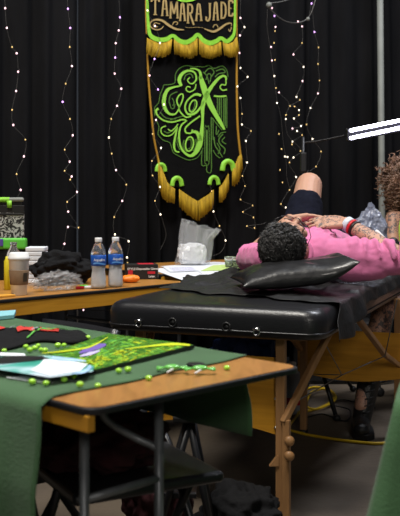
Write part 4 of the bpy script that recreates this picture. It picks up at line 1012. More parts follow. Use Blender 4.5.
# extension cord
def fl(px, py, z=0.008): return Q(px, py, z)
pts = [fl(262, 408), fl(285, 409), fl(300, 412), fl(322, 407), fl(334, 398), (fl(330, 391)), fl(316, 387), fl(304, 391), fl(302, 401, 0.012), fl(312, 409, 0.016), fl(328, 405, 0.018), fl(336, 397, 0.018), fl(327, 389, 0.018), fl(312, 392, 0.018), fl(306, 402, 0.02), fl(296, 417, 0.014), fl(289, 428), fl(300, 433), fl(330, 438.5), fl(362, 442.5), fl(385, 443), fl(420, 438)]
bm = B(); add_tube(bm, smooth_path(pts, 8), 0.0068, 8); tag(obj('extension_cord', bm, 'cord'), 'yellow extension cord coiled and trailing over the concrete floor', 'cord')
bm = B(); add_tube(bm, smooth_path([fl(300, 420, 0.006), fl(322, 414, 0.006), fl(345, 421, 0.006), fl(350, 410, 0.006), fl(330, 404, 0.02), fl(345, 400, 0.006), fl(375, 408, 0.006)], 8), 0.004, 6); tag(obj('black_cable', bm, 'black_plastic'), 'thin black cable on the floor beside the yellow cord', 'cable')
bm = B(); bq = Q(245, 512, 0.0); bq = V((0.135, 2.92, 0)); add_lump(bm, (bq.x, bq.y, 0.085), (0.135, 0.12, 0.10), 6, 0.3, 2.4, flat=-0.083, crease=0.05); 
tag(obj('backpack', bm, 'hoodie'), 'slumped black bag on the floor at the bottom centre', 'bag')

# ------------------------------------------------------------ folding chairs
def folding_chair(loc, rz, label, backtop=0.77, group='black folding chairs'):
    c = thing('folding_chair', (0, 0, 0), label, 'chair', group)
    bm = B(); add_box(bm, (0, 0, 0.437), (0.39, 0.38, 0.028)); obj('seat', bm, 'vinyl', c, False, 0.012, seg=3)
    bm = B()
    n = 10
    for i in range(n): 
        pass
    add_grid(bm, lambda u, v: V((-0.19+0.38*u, 0.205+0.06*v+0.02*math.sin(PI*u), backtop-0.17+0.17*v)), 12, 4)
    solid(obj('backrest', bm, 'vinyl', c), 0.02)
    for s in (-1, 1):
        bm = B(); add_tube(bm, [(s*0.205, -0.20, 0.0), (s*0.205, 0.14, 0.44), (s*0.2, 0.235, backtop-0.01)], 0.0115, 10); obj('front_leg', bm, 'black_metal', c)
        bm = B(); add_tube(bm, [(s*0.185, 0.24, 0.0), (s*0.185, -0.06, 0.43)], 0.0115, 10); obj('rear_leg', bm, 'black_metal', c)
    bm = B(); add_tube(bm, [(-0.205, -0.14, 0.08), (0.205, -0.14, 0.08)], 0.009, 8); obj('stretcher', bm, 'black_metal', c)
    c.location = V(loc); c.rotation_euler = (0, 0, rz)
    return c
tilt = math.atan2(-0.710, 0.704)
p = O0+e0*0.515+a0*1.03
ch = folding_chair((p.x, p.y, 0), -PI/4, 'black folding chair whose back shows over the far edge of the green cloth', 0.716)
p2 = V((-0.20, 2.26, 0)); c2 = folding_chair((p2.x, p2.y, 0), 0.50, 'black folding chair under the nearest table with maroon cloth on its seat', 0.53)
stl = thing('folding_stool', (0.0, 2.74, 0), 'black folding stool frame between the nearest table and the massage table', 'stool')
def SS(px, py, d): return P(px, py, d)
for dy in (-0.09, 0.09):
    bm = B(); add_tube(bm, [(-0.03, 2.74+dy, 0.46), (-0.16, 2.74+dy, 0.0)], 0.011, 10); obj('leg', bm, 'black_metal', stl)
    bm = B(); add_tube(bm, [(-0.03, 2.74+dy, 0.46), (0.06, 2.74+dy, 0.0)], 0.011, 10); obj('leg', bm, 'black_metal', stl)
bm = B(); add_box(bm, (-0.06, 2.74, 0.24), (0.10, 0.18, 0.018)); obj('tread', bm, 'black_metal', stl, False, 0.004)
bm = B(); add_box(bm, (-0.035, 2.74, 0.468), (0.09, 0.22, 0.02)); obj('seat', bm, 'black_plastic', stl, False, 0.005)
bm = B(); add_lump(bm, (-0.255, 2.205, 0.527), (0.16, 0.12, 0.09), 8, 0.3, 2.5, flat=-0.070, crease=0.05); tag(obj('folded_jacket', bm, 'maroon'), 'maroon jacket heaped on the chair seat under the table', 'jacket')
bm = B(); add_lump(bm, (-0.14, 2.95, 0.13), (0.11, 0.10, 0.16), 12, 0.3, 2.5, flat=-0.125, crease=0.05); tag(obj('shopping_bag', bm, 'maroon'), 'dark red bag on the floor beside the black slumped bag', 'bag')

# ------------------------------------------------------------ things on the back-left table
ZT = 0.7405
def onT(px, py): return Q(px, py, ZT)
# coffee cup
c = onT(19, 295); cup = thing('coffee_cup', c, 'white paper coffee cup with brown sleeve and lid at the left', 'cup')
bm = B(); add_lathe(bm, [(0.028, 0), (0.030, 0.002), (0.0405, 0.140), (0.042, 0.143), (0.040, 0.146)], c, 32); obj('cup_body', bm, 'papercup', cup)
bm = B(); add_lathe(bm, [(0.0345, 0.042), (0.0355, 0.045), (0.0400, 0.098), (0.0385, 0.100)], c, 32); sl = obj('sleeve', bm, 'sleeve', cup)
bm = B()
for k in range(5):
    for j in range(3):
        a = -1.0+k*0.05; z = 0.055+0.013*j
        r = 0.0365+z*0.04
    # a small dark patch printed on the sleeve
r0 = 0.0385
add_grid(bm, lambda u, v: V((c.x+(0.0362+0.0040*v+0.0006)*math.cos(-0.95+0.55*u), c.y+(0.0362+0.0040*v+0.0006)*math.sin(-0.95+0.55*u), c.z+0.055+0.034*v)), 8, 2); obj('printed_patch', bm, 'darkprint', sl)
bm = B(); add_lathe(bm, [(0.0425, 0.140), (0.0435, 0.143), (0.0435, 0.150), (0.0395, 0.154), (0.0375, 0.166), (0.035, 0.168), (0.033, 0.163), (0.0005, 0.163)], c, 32); obj('lid', bm, 'white', cup)
# water bottles
def bottle(c, rz, label):
    t = thing('water_bottle', (0, 0, 0), label, 'bottle', 'half-litre water bottles')
    pr = [(0.020, 0), (0.030, 0.004), (0.0325, 0.015), (0.031, 0.03), (0.0325, 0.045), (0.029, 0.066), (0.0275, 0.076), (0.0295, 0.09), (0.0325, 0.105), (0.0325, 0.145), (0.0315, 0.155), (0.026, 0.172), (0.018, 0.188), (0.0135, 0.196), (0.0135, 0.206)]
    bm = B(); add_lathe(bm, pr, (0, 0, 0), 28); obj('bottle_body', bm, 'clear', t)
    bm = B(); add_lathe(bm, [(max(0.0005, r-0.0015), z+0.002) for r, z in pr if z < 0.17 and z < 0.11] + [(0.030, 0.118), (0.0005, 0.1185)], (0, 0, 0), 28); obj('water', bm, 'water', t)
    bm = B(); add_lathe(bm, [(0.0150, 0.198), (0.0155, 0.200), (0.0155, 0.213), (0.0145, 0.216), (0.0005, 0.2163)], (0, 0, 0), 24); obj('cap', bm, 'white', t)
    bm = B(); add_lathe(bm, [(0.0326, 0.098), (0.0332, 0.099), (0.0332, 0.141), (0.0326, 0.142)], (0, 0, 0), 36); lb = obj('label_wrap', bm, 'blue', t)
    bm = text_bm('Aquafina', 0.0155, None, 0.0, fn=lambda p: V((0.0336*math.sin(p.x/0.0336), -0.0336*math.cos(p.x/0.0336), 0.123+p.y)), bold=0.0002); obj('lettering', bm, 'white', lb, False)
    bm = B(); add_grid(bm, lambda u, v: V((0.0335*math.sin(-0.9+1.8*u), -0.0335*math.cos(-0.9+1.8*u), 0.104+0.006*v+0.003*math.sin(u*5))), 16, 1); obj('label_wave', bm, 'palelabel', lb, False)
    t.location = c; t.rotation_euler = (0, 0, rz); return t
bc = onT(98.5, 288.5); bt = bottle(bc, 0.28, 'left one of the two clear water bottles with blue labels')
bd = onT(115.5, 287); dup(bt, bd, 0.55, 'right one of the two clear water bottles, beside the black glove box')
# third, clear bottle behind the cup
bb = onT(13.5, 288); 
t3 = thing('clear_bottle', bb, 'clear empty plastic bottle standing behind the coffee cup', 'bottle')
bm = B(); add_lathe(bm, [(0.02, 0), (0.032, 0.004), (0.033, 0.12), (0.028, 0.15), (0.014, 0.175), (0.013, 0.188)], bb, 24); obj('bottle_body', bm, 'clear', t3)
bm = B(); add_lathe(bm, [(0.0145, 0.184), (0.015, 0.186), (0.015, 0.196), (0.0005, 0.197)], bb, 20); obj('cap', bm, 'clear', t3)
# black hoodie and clear plastic under it
hc = onT(61, 284.5)
bm = B(); add_lump(bm, V((hc.x, hc.y+0.02, hc.z+0.072)), (0.140, 0.085, 0.080), 14, 0.30, 2.0, flat=-0.068, rot=0.6, crease=0.05)
tag(obj('hoodie', bm, 'hoodie'), 'crumpled black garment heaped on the back table', 'clothing')
bm = B(); hc2 = onT(58, 290.5); add_lump(bm, V((hc2.x, hc2.y, hc2.z+0.036)), (0.105, 0.035, 0.040), 15, 0.45, 4.0, flat=-0.034, rot=0.65, crease=0.14)
tag(obj('plastic_wrap', bm, 'film'), 'crumpled clear plastic packaging in front of the black garment', 'plastic')
# patterned folder and bar
f0 = onT(4, 278); fd = (V((1, 0.12, 0))).normalized()
fo = thing('patterned_folder', f0, 'black board with white leaf pattern standing at the left edge', 'folder')
w_ = 0.20; A_ = V((f0.x-0.11, f0.y, ZT))
bm = B(); add_box(bm, (f0.x-0.015, f0.y, ZT+0.165), (0.225, 0.02, 0.31)); obj('board', bm, 'leaf_pattern', fo, False, 0.002)
bm = B(); add_box(bm, (f0.x-0.015, f0.y-0.0115, ZT+0.345-0.035), (0.226, 0.004, 0.012)); add_box(bm, (f0.x-0.015, f0.y, ZT+0.335), (0.226, 0.022, 0.035)); obj('top_binding', bm, 'black_plastic', fo, False, 0.002)
zb_ = P(0, 200, f0.y).z
bm = B(); add_tube(bm, [(f0.x-0.12, f0.y-0.01, zb_), (f0.x+0.088, f0.y-0.01, zb_+0.002)], 0.011, 12, True); rod = tag(obj('white_rod', bm, 'pipe'), 'white rod with green tape lying on top of the patterned board', 'rod')
bm = B(); add_tube(bm, [(f0.x-0.12, f0.y-0.01, zb_), (f0.x+0.03, f0.y-0.01, zb_+0.0015)], 0.0122, 12); add_box(bm, (f0.x+0.030, f0.y-0.018, zb_-0.02), (0.022, 0.006, 0.035)); obj('green_tape', bm, 'lime', rod)
bm = B(); add_box(bm, (f0.x-0.015, f0.y-0.0, (zb_-0.011+ZT+0.35)/2), (0.20, 0.012, zb_-0.011-(ZT+0.35))); obj('clip_plate', bm, 'black_plastic', fo, False)
# green carton, white box, yellow bits
g = P(11, 247, f0.y-0.10)
gc = thing('green_case', (g.x, g.y, ZT), 'bright green plastic case beside the white carton', 'case')
bm = B(); add_box(bm, (g.x+0.0, g.y, ZT+0.073), (0.13, 0.05, 0.146)); obj('lower_box', bm, 'hoodie', gc, False, 0.005)
bm = B(); add_box(bm, (g.x+0.005, g.y-0.004, ZT+0.172), (0.14, 0.055, 0.052)); obj('lid', bm, 'greenplastic', gc, False, 0.010, seg=3)
bm = B(); add_box(bm, (g.x-0.052, g.y-0.036, ZT+0.178), (0.045, 0.010, 0.035)); obj('purple_latch', bm, 'purple', gc, False, 0.003)
for dx, h in ((-0.035, 0.14), (-0.012, 0.11)):
    q = onT(6+dx*0, 291); q = V((P(4.5 if dx < -0.02 else 9, 290, q.y).x, q.y+0.05, ZT))
    bm = B(); add_lathe(bm, [(0.010, 0), (0.013, 0.002), (0.013, h-0.02), (0.008, h-0.01), (0.006, h)], q, 16); tag(obj('ink_bottle', bm, 'yellow'), 'taller yellow ink bottle left of the coffee cup' if h > .12 else 'shorter yellow ink bottle behind the coffee cup', 'bottle')
wq = P(36.5, 250, 4.12); wb_ = thing('paper_towels', (wq.x, wq.y, ZT), 'white stack of folded paper towels behind the black garment', 'paper towels')
bm = B()
for k in range(8):
    add_box(bm, (wq.x+0.002*math.sin(k*2.1), wq.y, ZT+0.0105+k*0.0205), (0.088+0.002*math.cos(k*3), 0.10, 0.0195))
obj('towel_stack', bm, 'paper', wb_, False, 0.004)
g4 = onT(58.5, 276.5); sm = thing('small_bottle', g4, 'small white bottle with dark green cap behind the garment', 'bottle')
bm = B(); add_lathe(bm, [(0.02, 0), (0.021, 0.002), (0.021, 0.085), (0.012, 0.10), (0.012, 0.105)], g4, 20); obj('bottle_body', bm, 'white', sm)
bm = B(); add_lathe(bm, [(0.014, 0.10), (0.0145, 0.102), (0.0145, 0.128), (0.0005, 0.13)], g4, 20); obj('cap', bm, 'darkgreen', sm)
bm = B(); add_box(bm, V(g4)+V((-0.024, -0.005, 0.0575)), (0.018, 0.016, 0.115)); tag(obj('marker_box', bm, 'darkgreen', smooth=False, bevel=0.002), 'narrow dark green carton beside the small white bottle', 'carton')
for px, py, m, l in [(84, 287.5, 'greenplastic', 'small green packet lying left of the bottles'), (88.5, 288.5, 'paper', 'small white packet lying left of the bottles'), (80, 289, 'red', 'small red packet beside the clear plastic')]:
    q = onT(px, py); bm = B(); add_box(bm, q+V((0, 0, 0.006)), (0.035, 0.016, 0.011), Matrix.Rotation(0.4, 3, 'Z')); tag(obj('packet', bm, m, smooth=False, bevel=0.003), l, 'packet')
q = onT(3, 297.5); bm = B(); add_box(bm, q+V((-0.02, 0.015, 0.004)), (0.12, 0.05, 0.007), Matrix.Rotation(0.75, 3, 'Z')); tag(obj('card', bm, 'orangepaper', smooth=False, bevel=0.001), 'flat orange card at the left end beside the coffee cup', 'card')
# glove box
gb = onT(140, 279.5); gR = Matrix.Rotation(-0.06, 3, 'Z')
gl = thing('glove_box', gb, 'black carton of disposable gloves with red marks beside the bottles', 'box')
gx0, gx1 = P(124.5, 280, gb.y).x, P(156, 280, gb.y).x
gz = 0.070
bm = B(); ctr = V(((gx0+gx1)/2, gb.y+0.06, ZT+gz/2+0.001)); add_box(bm, ctr, (gx1-gx0, 0.11, gz), Matrix.Rotation(0.18, 3, 'Z')); obj('carton', bm, 'boxblack', gl, False, 0.002)
Rg = Matrix.Rotation(0.18, 3, 'Z'); fr = lambda x, z: ctr+Rg @ V((x, -0.0555, z))
hw_ = (gx1-gx0)/2
bm = B(); add_box(bm, fr(-hw_+0.018, -0.004), (0.022, 0.002, 0.026), Rg); add_box(bm, fr(hw_-0.032, -0.004), (0.036, 0.002, 0.012), Rg); add_box(bm, ctr+Rg @ V((0.02, -0.01, gz/2+0.0006)), (0.075, 0.075, 0.002), Rg); obj('red_print', bm, 'red', gl, False)
MT = Matrix.Translation(fr(0.004, 0.014)+Rg @ V((0, -0.001, 0))) @ Rg.to_4x4() @ Matrix.Rotation(PI/2, 4, 'X')
bm = text_bm('STYLE Disposable Gloves', 0.0145, MT, bold=0.0003); obj('lettering', bm, 'white', gl, False)
MT = Matrix.Translation(fr(hw_-0.03, -0.022)+Rg @ V((0, -0.001, 0))) @ Rg.to_4x4() @ Matrix.Rotation(PI/2, 4, 'X')
bm = text_bm('Latex', 0.014, MT, bold=0.0003); obj('lettering', bm, 'white', gl, False)
bm = B(); add_box(bm, ctr+Rg @ V((hw_+0.001, 0, 0)), (0.002, 0.10, gz*0.8), Rg); obj('side_label', bm, 'greybag', gl, False)
bm = B(); q = onT(130, 283); add_lump(bm, q+V((0, 0.02, 0.018)), (0.042, 0.026, 0.019), 3, 0.18, 2, flat=-0.0175, sub=4); tag(obj('orange_pouch', bm, 'orange'), 'small orange pouch in front of the glove box', 'pouch')
# papers
def flat(name, px, m, z, label, cat='paper', th=0.0015, group=None):
    pts = [Q(x, y, z) for x, y in px]; bm = B(); add_prism(bm, pts, [p+V((0, 0, th)) for p in pts]); return tag(obj(name, bm, m, smooth=False), label, cat, group)
flat('paper_sheet', [(150, 269), (205, 265.5), (222, 280), (190, 283)], 'paper', 0.7412, 'large white paper sheet hanging toward the massage table')
flat('paper_sheet', [(160, 266.5), (215, 262), (250, 264), (228, 283), (216, 283), (196, 270)], 'paper', 0.7440, 'white paper sheet below the pale green sheet')
o = flat('printed_sheet', [(163, 267.2), (196, 266.2), (205, 270.5), (170, 272)], 'paper', 0.7460, 'white printed sheet with faint lines beside the glove box')
bm = B()
for k in range(4):
    a, b = Q(169+k*1.5, 268+k*0.9, 0.7478), Q(192+k*1.5, 267.4+k*0.9, 0.7478); add_bar(bm, a, b, 0.01, 0.0006)
obj('printed_lines', bm, 'violet', o, False)
flat('green_sheet', [(201, 271), (213, 265.5), (249, 263.5), (243, 270)], 'limepaper', 0.7470, 'pale green paper sheet in front of the two clear cups')
# bag of cotton
cb = Q(192, 264.5, 0.748); bg = thing('cotton_bag', cb, 'clear plastic bag half filled with white cotton', 'bag')
bm = B(); add_lump(bm, V((cb.x, cb.y, cb.z+0.062)), (0.080, 0.058, 0.062), 21, 0.16, 2.8, flat=-0.061, pw=0.6); obj('cotton', bm, 'gauze', bg)
def bagf(u, v):
    a = 2*PI*u; z = v
    rx = 0.098*(1-0.12*z)+0.01*math.sin(a*5+z*4)+(0.012*math.sin(a*9+1)*z); ry = 0.075*(1-0.25*z)+0.008*math.sin(a*7)
    sx = 0.035*z+0.05*max(0, z-0.7)*3*(1 if math.cos(a) > 0 else -0.1)*max(0, math.cos(a))
    h = 0.225*z-0.03*z*z*math.cos(a*1)*1.0+0.012*math.sin(a*4)*z
    return V((cb.x+rx*math.cos(a)+sx, cb.y+ry*math.sin(a), cb.z+0.004+h))
bm = B(); add_grid(bm, bagf, 72, 30); solid(obj('plastic_bag', bm, 'film', bg), 0.0012)
# clear cups
for px, k, l in ((229, 0, 'left one of two small clear cups beside the pink shoulder'), (236.5, 1, 'right one of two small clear cups, with darker liquid')):
    q = Q(px, 267.2+k*0.4, 0.7485) if True else None
    t = thing('plastic_cup', q, l, 'cup', 'small clear ink cups')
    s = 1.12; bm = B(); add_lathe(bm, [(0.017*s, 0), (0.018*s, 0.002), (0.0235*s, 0.050*s), (0.0245*s, 0.051*s), (0.0235*s, 0.052*s), (0.022*s, 0.050*s), (0.0175*s, 0.006), (0.0005, 0.006)], q, 24); obj('cup_wall', bm, 'clear', t)
    bm = B(); add_lathe(bm, [(0.016*s, 0.007), (0.0205*s, 0.038), (0.0005, 0.0385)], q, 24); obj('liquid', bm, 'liquid' if k else 'greybag', t)
# silvery film bag by the arm
sb = P(366, 236, 4.40)
bm = B()
vs0 = len(bm.verts)
rb = random.Random(17)
for v in bmesh.ops.create_icosphere(bm, subdivisions=4, radius=1.0)['verts']:
    c_ = v.co.copy(); h = (c_.z+1)/2
    k = 1.15-0.95*h**1.3+0.30*noise.noise(c_*2.1+V((3, 1, 4)))+0.22*(abs(noise.noise(c_*5))-0.2)
    v.co = V((sb.x+0.014+0.030*h+c_.x*0.095*max(0.12, k)*1.25, sb.y+0.09+c_.y*0.06*max(0.2, k), 0.83+0.275*h+0.02*noise.noise(c_*4)))
tag(obj('film_bag', bm, 'foil', smooth=False), 'crumpled silvery clear bag standing behind the tattooed forearm', 'bag')
bm = B(); add_lump(bm, P(388, 247, 4.35)+V((0, 0, -0.05)), (0.10, 0.08, 0.075), 31, 0.4, 2.4, crease=0.05); tag(obj('towel', bm, 'hoodie'), "black cloth bunched beside the film bag at the artist's hand", 'cloth')
bm = B(); A1 = P(377, 232, 4.28); A2 = P(389, 247, 4.26); add_tube(bm, [A1, A2], [0.011, 0.02], 12, True); tag(obj('spray_tube', bm, 'white'), 'white tube leaning beside the silvery film bag', 'tube')

# ------------------------------------------------------------ things on the near table
ZC = 0.7465
# big fern canvas
CT = 0.008
cv = thing('canvas_print', Q(120, 358, ZC), 'black canvas print with lime fern leaves on the green cloth', 'canvas print')
ol = [(194.5, 345), (96, 370), (26, 361), (108, 333.5)]
top_ = [Q(x, y, ZC+CT) for x, y in ol]
bm = B(); add_prism(bm, [V((p.x, p.y, ZC)) for p in top_], top_); obj('canvas_block', bm, 'boxblack', cv, False)
cc = sum(top_, V((0, 0, 0)))/4
bm = B(); sh = [cc+(p-cc)*0.985 for p in top_]; add_prism(bm, sh, [p+V((0, 0, 0.0008)) for p in sh]); obj('fern_picture', bm, 'fern', cv, False)
QM = lambda x, y, z: Q(x, y, z)
def on_canvas(f, g):
    a, b, c, d = ol
    x = (a[0]*(1-f)+d[0]*f)*(1-g)+(b[0]*(1-f)+c[0]*f)*g; y = (a[1]*(1-f)+d[1]*f)*(1-g)+(b[1]*(1-f)+c[1]*f)*g
    return x, y
rr = random.Random(12)
for nm, m, n, z in (('green_leaves', 'wrap', 90, .0012), ('lime_leaves', 'lime', 80, .0016), ('acid_leaves', 'acidyellow', 60, .0020)):
    bm = B()
    for k in range(n):
        f, g = rr.uniform(0.05, 0.93), rr.uniform(0.05, 0.93)
        if m == 'acidyellow': f = rr.uniform(0.03, 0.55)
        x, y = on_canvas(f, g); L = rr.uniform(4, 11); t = rr.choice((-0.32, -0.15, 0.12, 0.28, 0.5)); s_ = rr.uniform(0.5, 1.15)
        pts = [(x-L/2, y+L/2*t), (x, y-0.4), (x+L/2, y-L/2*t)]
        if x-L/2 < 34 or x+L/2 > 188: continue
        ribbon(bm, pts, [0.15, s_, 0.15], ZC+CT+z, mp=QM, th=0.0004, n=3)
    obj(nm, bm, m, cv, False)
bm = B(); ribbon(bm, [(79, 353), (88, 349.5), (98, 346.5), (106, 344.5)], [1, 5, 5.6, 2], ZC+CT+.0026, mp=QM, th=0.0004); obj('violet_flower', bm, 'violet', cv, False)
bm = B(); ribbon(bm, [(80, 356), (90, 353.5), (100, 350.5)], [1, 3.4, 1], ZC+CT+.0030, mp=QM, th=0.0004); obj('lilac_petals', bm, 'lilac', cv, False)
bm = B(); ribbon(bm, [(42, 353), (60, 351.5), (85, 348), (97, 343.5), (108, 337)], [0.5, 1.3, 1.6, 1.4, 0.5], ZC+CT+.0032, mp=QM, th=0.0004); obj('fern_stem', bm, 'acidyellow', cv, False)
bm = B(); ribbon(bm, [(125, 349), (150, 346), (172, 344), (190, 345)], [0.5, 1.6, 2.6, 1.6], ZC+CT+.0030, mp=QM, th=0.0004); obj('bright_frond', bm, 'acidyellow', cv, False)
# teal and white print overlapping
tp = thing('art_print', Q(50, 375, ZC), 'teal and white art print lying left of the fern canvas', 'print')
ol = [(94, 366), (93, 371.5), (50, 377.5), (-14, 367.5), (-6, 357), (50, 355.5)]
z2 = ZC+0.0115
bm = B(); add_prism(bm, [Q(x, y, z2) for x, y in ol], [Q(x, y, z2+0.003) for x, y in ol]); obj('print_sheet', bm, 'teal_print', tp, False)
bm = B(); ol = [(-8, 358), (18, 355.5), (42, 356), (49, 358.5), (30, 361), (4, 363.5), (-8, 364)]
add_prism(bm, [Q(x, y, z2+0.0032) for x, y in ol], [Q(x, y, z2+0.0045) for x, y in ol]); obj('dark_area', bm, 'boxblack', tp, False)
bm = B(); ribbon(bm, [(52, 357.5), (60, 358.5), (72, 359.5), (86, 361)], [3, 3.4, 3.0, 1], z2+0.005, mp=lambda x, y, z: Q(x, y, z), th=0.001); obj('blue_area', bm, 'paleblue', tp, False)
bm = B(); ribbon(bm, [(91, 366), (84, 371.5), (72, 373.5)], [4, 3, 1], z2+0.005, mp=lambda x, y, z: Q(x, y, z), th=0.001); obj('blue_area', bm, 'paleblue', tp, False)
bm = B(); ol = [(44, 359), (66, 360), (88, 364), (80, 371), (50, 375.5), (30, 370), (40, 364)]
add_prism(bm, [Q(x, y, z2+0.0031) for x, y in ol], [Q(x, y, z2+0.0042) for x, y in ol]); obj('white_area', bm, 'paper', tp, False)
bm = B(); ol = [(-4, 360), (90, 364), (85, 371), (48, 376), (0, 367)]
add_prism(bm, [Q(x, y, ZC) for x, y in ol], [Q(x, y, z2-0.0005) for x, y in ol]); obj('backing_board', bm, 'boxblack', tp, False)
flat('paper_slip', [(6, 378), (26, 376.5), (52, 381.0), (46, 383.5)], 'paper', ZC+0.0005, 'white paper slip below the teal art print')
flat('paper_slip', [(0, 353), (24, 354), (26, 356.5), (0, 356)], 'paper', ZC+0.0005, 'pale paper slip at the left edge behind the teal print')
# black shirt with red print
bs = thing('printed_shirt', Q(45, 340, ZC), 'folded black shirt with red and green print at the back of the green cloth', 'shirt')
def shirtf(u, v):
    x = -14+102*u; yb = 328.5+5.0*u; yn = 352-9.5*u-2.5*math.sin(u*3)+2*math.sin(u*9)
    if u > 0.9: m = (u-0.9)/0.1; yb += 5*m*m; yn -= 4.5*m*m
    y = yb+(yn-yb)*v
    p = Q(x, y, ZC)
    e_ = (math.sin(PI*v)**0.4)*(min(1, (1-u)*10)**0.5)
    return V((p.x, p.y, ZC+0.0008+0.011*e_*(0.75+0.8*noise.noise(V((u*6, v*4, 3)))))) 
bm = B(); add_grid(bm, shirtf, 70, 30); solid(obj('fabric', bm, 'hoodie', bs), 0.004, 1)
def on_shirt(x, y, z):
    u = (x+14)/102; yb = 328.5+5.0*u; yn = 352-9.5*u-2.5*math.sin(u*3)+2*math.sin(u*9)
    v = min(1, max(0, (y-yb)/(yn-yb))); return shirtf(u, v)+V((0, 0, 0.009+z))
for pts, w, m, nme in [([(17, 336), (24, 333.4), (31, 334), (31, 338)], [4, 6.5, 6, 4], 'shirt_red', 'red_print'), ([(40, 333.5), (49, 333.2), (59, 334.8)], [4, 6, 4.5], 'shirt_red', 'red_print'), ([(-6, 334), (0, 333), (5, 333.4)], [1.5, 4, 1.5], 'shirt_red', 'red_print'),
                       ([(27, 343), (35, 338), (42, 333.5), (52, 334.2), (68, 331.5)], [.9, 1.1, 1.1, 1, .8], 'wrap', 'green_piping'), ([(10, 334), (16, 331), (30, 330)], [.8, 1.2, .8], 'greybag', 'grey_print'), ([(30, 338), (36, 333), (40, 331)], [1, 1.6, 1], 'greybag', 'grey_print')]:
    bm = B(); ribbon(bm, pts, w, 0.0, mp=on_shirt, th=0.0016, n=6); obj(nme, bm, m, bs, False)
bm = B(); pts = [Q(x, y, ZC) for x, y in [(-12, 315.5), (16, 313.5), (14, 318.5), (-12, 321)]]; add_prism(bm, pts, [p+V((0, 0, 0.012)) for p in pts]); tag(obj('card_box', bm, 'cyanbox', smooth=False, bevel=0.001), 'pale cyan card box at the far left corner of the green cloth', 'box')
bm = B(); q = Q(195.5, 364.5, ZC); add_lathe(bm, [(0.019, 0), (0.020, 0.0015), (0.019, 0.0025), (0.0005, 0.0025)], q, 28); tag(obj('round_pad', bm, 'boxblack'), 'flat dark round pad near the wrapped candies', 'pad')
# lime candies
cand = [(32, 384.5, 'in front of the white paper slip, leftmost of the front row'), (46, 385.5, 'second from left in the front row below the art print'), (64, 382, 'paler one directly below the teal print'), (74, 378.5, 'touching the front right corner of the teal print'),
        (80, 387, 'nearest the bare corner of the table, on the cloth edge'), (98, 388, 'rightmost of the front row, on the bare wood'), (119, 373, 'left one of the pair beside the canvas corner'), (128, 372, 'right one of the pair beside the canvas corner'),
        (148.5, 380.5, 'alone in the middle of the bare wood edge'), (227, 370, 'alone on the bare wood toward the right corner'), (4, 352.5, 'at the left edge behind the teal print'), (26, 348.5, 'left end of the cluster beside the black shirt'), (30, 352, 'front left of the cluster beside the black shirt'),
        (35, 350, 'middle of the cluster beside the black shirt'), (41, 351.5, 'front right of the cluster beside the black shirt'), (38, 347.5, 'back of the cluster beside the black shirt'), (58, 347.5, 'left of the pair between shirt and canvas'), (64, 347, 'right of the pair between shirt and canvas'), (88, 339.5, 'just right of the black shirt end'), (45, 352.5, 'right end of the cluster beside the black shirt')]
proto = None; rr = random.Random(2)
for x, y, w in cand:
    wood = (x, y) in [(98, 388), (148.5, 380.5), (227, 370)]
    q = Q(x, y, 0.7405 if wood else ZC)
    if 24 < x < 70 and y < 353 and x > 50: pass
    if proto is None:
        bm = B(); vs = bmesh.ops.create_icosphere(bm, subdivisions=2, radius=0.0062)['verts']
        for v in vs:
            v.co.z = max(-0.0048, v.co.z*0.85)+0.0048; v.co.x *= 1.15
            v.co += v.co.normalized()*0.0008*noise.noise(v.co*300)
        proto = tag(obj('lime_candy', bm, 'gem'), '', 'candy', 'lime candies on the near table'); o = proto
    else:
        o = proto.copy(); COL.objects.link(o)
    o.location = q; o.rotation_euler = (0, 0, rr.random()*6); s = rr.uniform(0.95, 1.2); o.scale = (s, s, s)
    o['label'] = 'small lime green candy, '+w
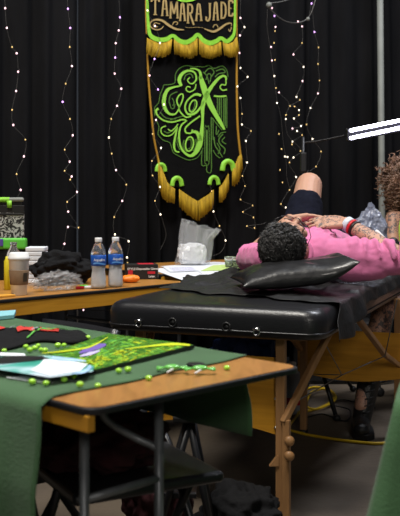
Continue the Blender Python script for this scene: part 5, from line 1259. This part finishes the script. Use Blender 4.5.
# wrapped candies with sticks
def wrapped(px, py, rz, label):
    q = Q(px, py, 0.742 if py > 371 else ZC)
    q.z = 0.7475
    t = thing('wrapped_lollipop', q, label, 'candy', 'wrapped green lollipops')
    bm = B(); R = Matrix.Rotation(rz, 3, 'Z'); add_ell(bm, q+V((0, 0, 0.006)), (0.017, 0.010, 0.006), R)
    for s in (-1, 1):
        for k in range(-2, 3):
            b = q+R @ V((s*0.015, 0, 0.005)); e_ = q+R @ V((s*0.032, k*0.004, 0.003+0.002*(k % 2))); add_tube(bm, [b, e_], [0.002, 0.003], 5)
    obj('wrapper', bm, 'wrap', t)
    bm = B(); add_tube(bm, [q+R @ V((0.004, -0.004, 0.004)), q+R @ V((-0.012, -0.032, 0.001))], 0.0022, 8); obj('stick', bm, 'white', t)
wrapped(172, 372.5, 0.1, 'green wrapped lollipop with white stick, left one'); wrapped(200, 373.5, 0.05, 'green wrapped lollipop with white stick, right one near the bare corner')

# ------------------------------------------------------------ lights (hall lights high above, out of view, plus an added front fill)
def area(name, loc, target, size, power, col):
    l = bpy.data.lights.new(name, 'AREA'); l.shape = 'DISK'; l.size = size; l.energy = power; l.color = col
    o = bpy.data.objects.new(name, l); COL.objects.link(o); o.location = loc
    o.rotation_euler = (V(target)-V(loc)).to_track_quat('-Z', 'Y').to_euler(); return o
area('hall_and_fill_light', (-0.9, 1.3, 6.0), (-0.1, 2.6, 0.7), 1.6, 320, (1.0, 0.95, 0.86))
area('hall_and_fill_light', (1.0, -6.5, 4.6), (0.3, 3.5, 0.6), 1.8, 135, (1.0, 0.94, 0.85))  # fill added behind the camera to brighten the end panels, legs and drape
area('hall_and_fill_light', (2.6, 4.6, 6.0), (0.5, 4.0, 0.8), 1.4, 200, (0.90, 0.93, 1.0))
area('hall_and_fill_light', (-1.5, 3.2, 6.0), (-0.3, 3.6, 0.7), 1.4, 120, (1.0, 0.97, 0.92))
w = bpy.data.worlds.new('world'); scene.world = w; w.use_nodes = True
w.node_tree.nodes['Background'].inputs[0].default_value = (0.55, 0.6, 0.7, 1); w.node_tree.nodes['Background'].inputs[1].default_value = 0.06

# ------------------------------------------------------------ camera
cam = bpy.data.cameras.new('camera'); co = bpy.data.objects.new('camera', cam); COL.objects.link(co)
co.location = (0, 0, H_); co.rotation_euler = (PI/2, 0, 0)
cam.sensor_width = 36; cam.lens = F_/516*36; cam.shift_y = -(258-YH)/516
cam.clip_start = 0.05; cam.dof.use_dof = True; cam.dof.focus_distance = 3.7; cam.dof.aperture_fstop = 6.3
scene.camera = co
scene.view_settings.view_transform = 'Standard'; scene.view_settings.look = 'None'
scene.view_settings.exposure = 0.0; scene.view_settings.gamma = 1.0; scene.view_settings.use_curve_mapping = False
scene.cycles.use_denoising = True
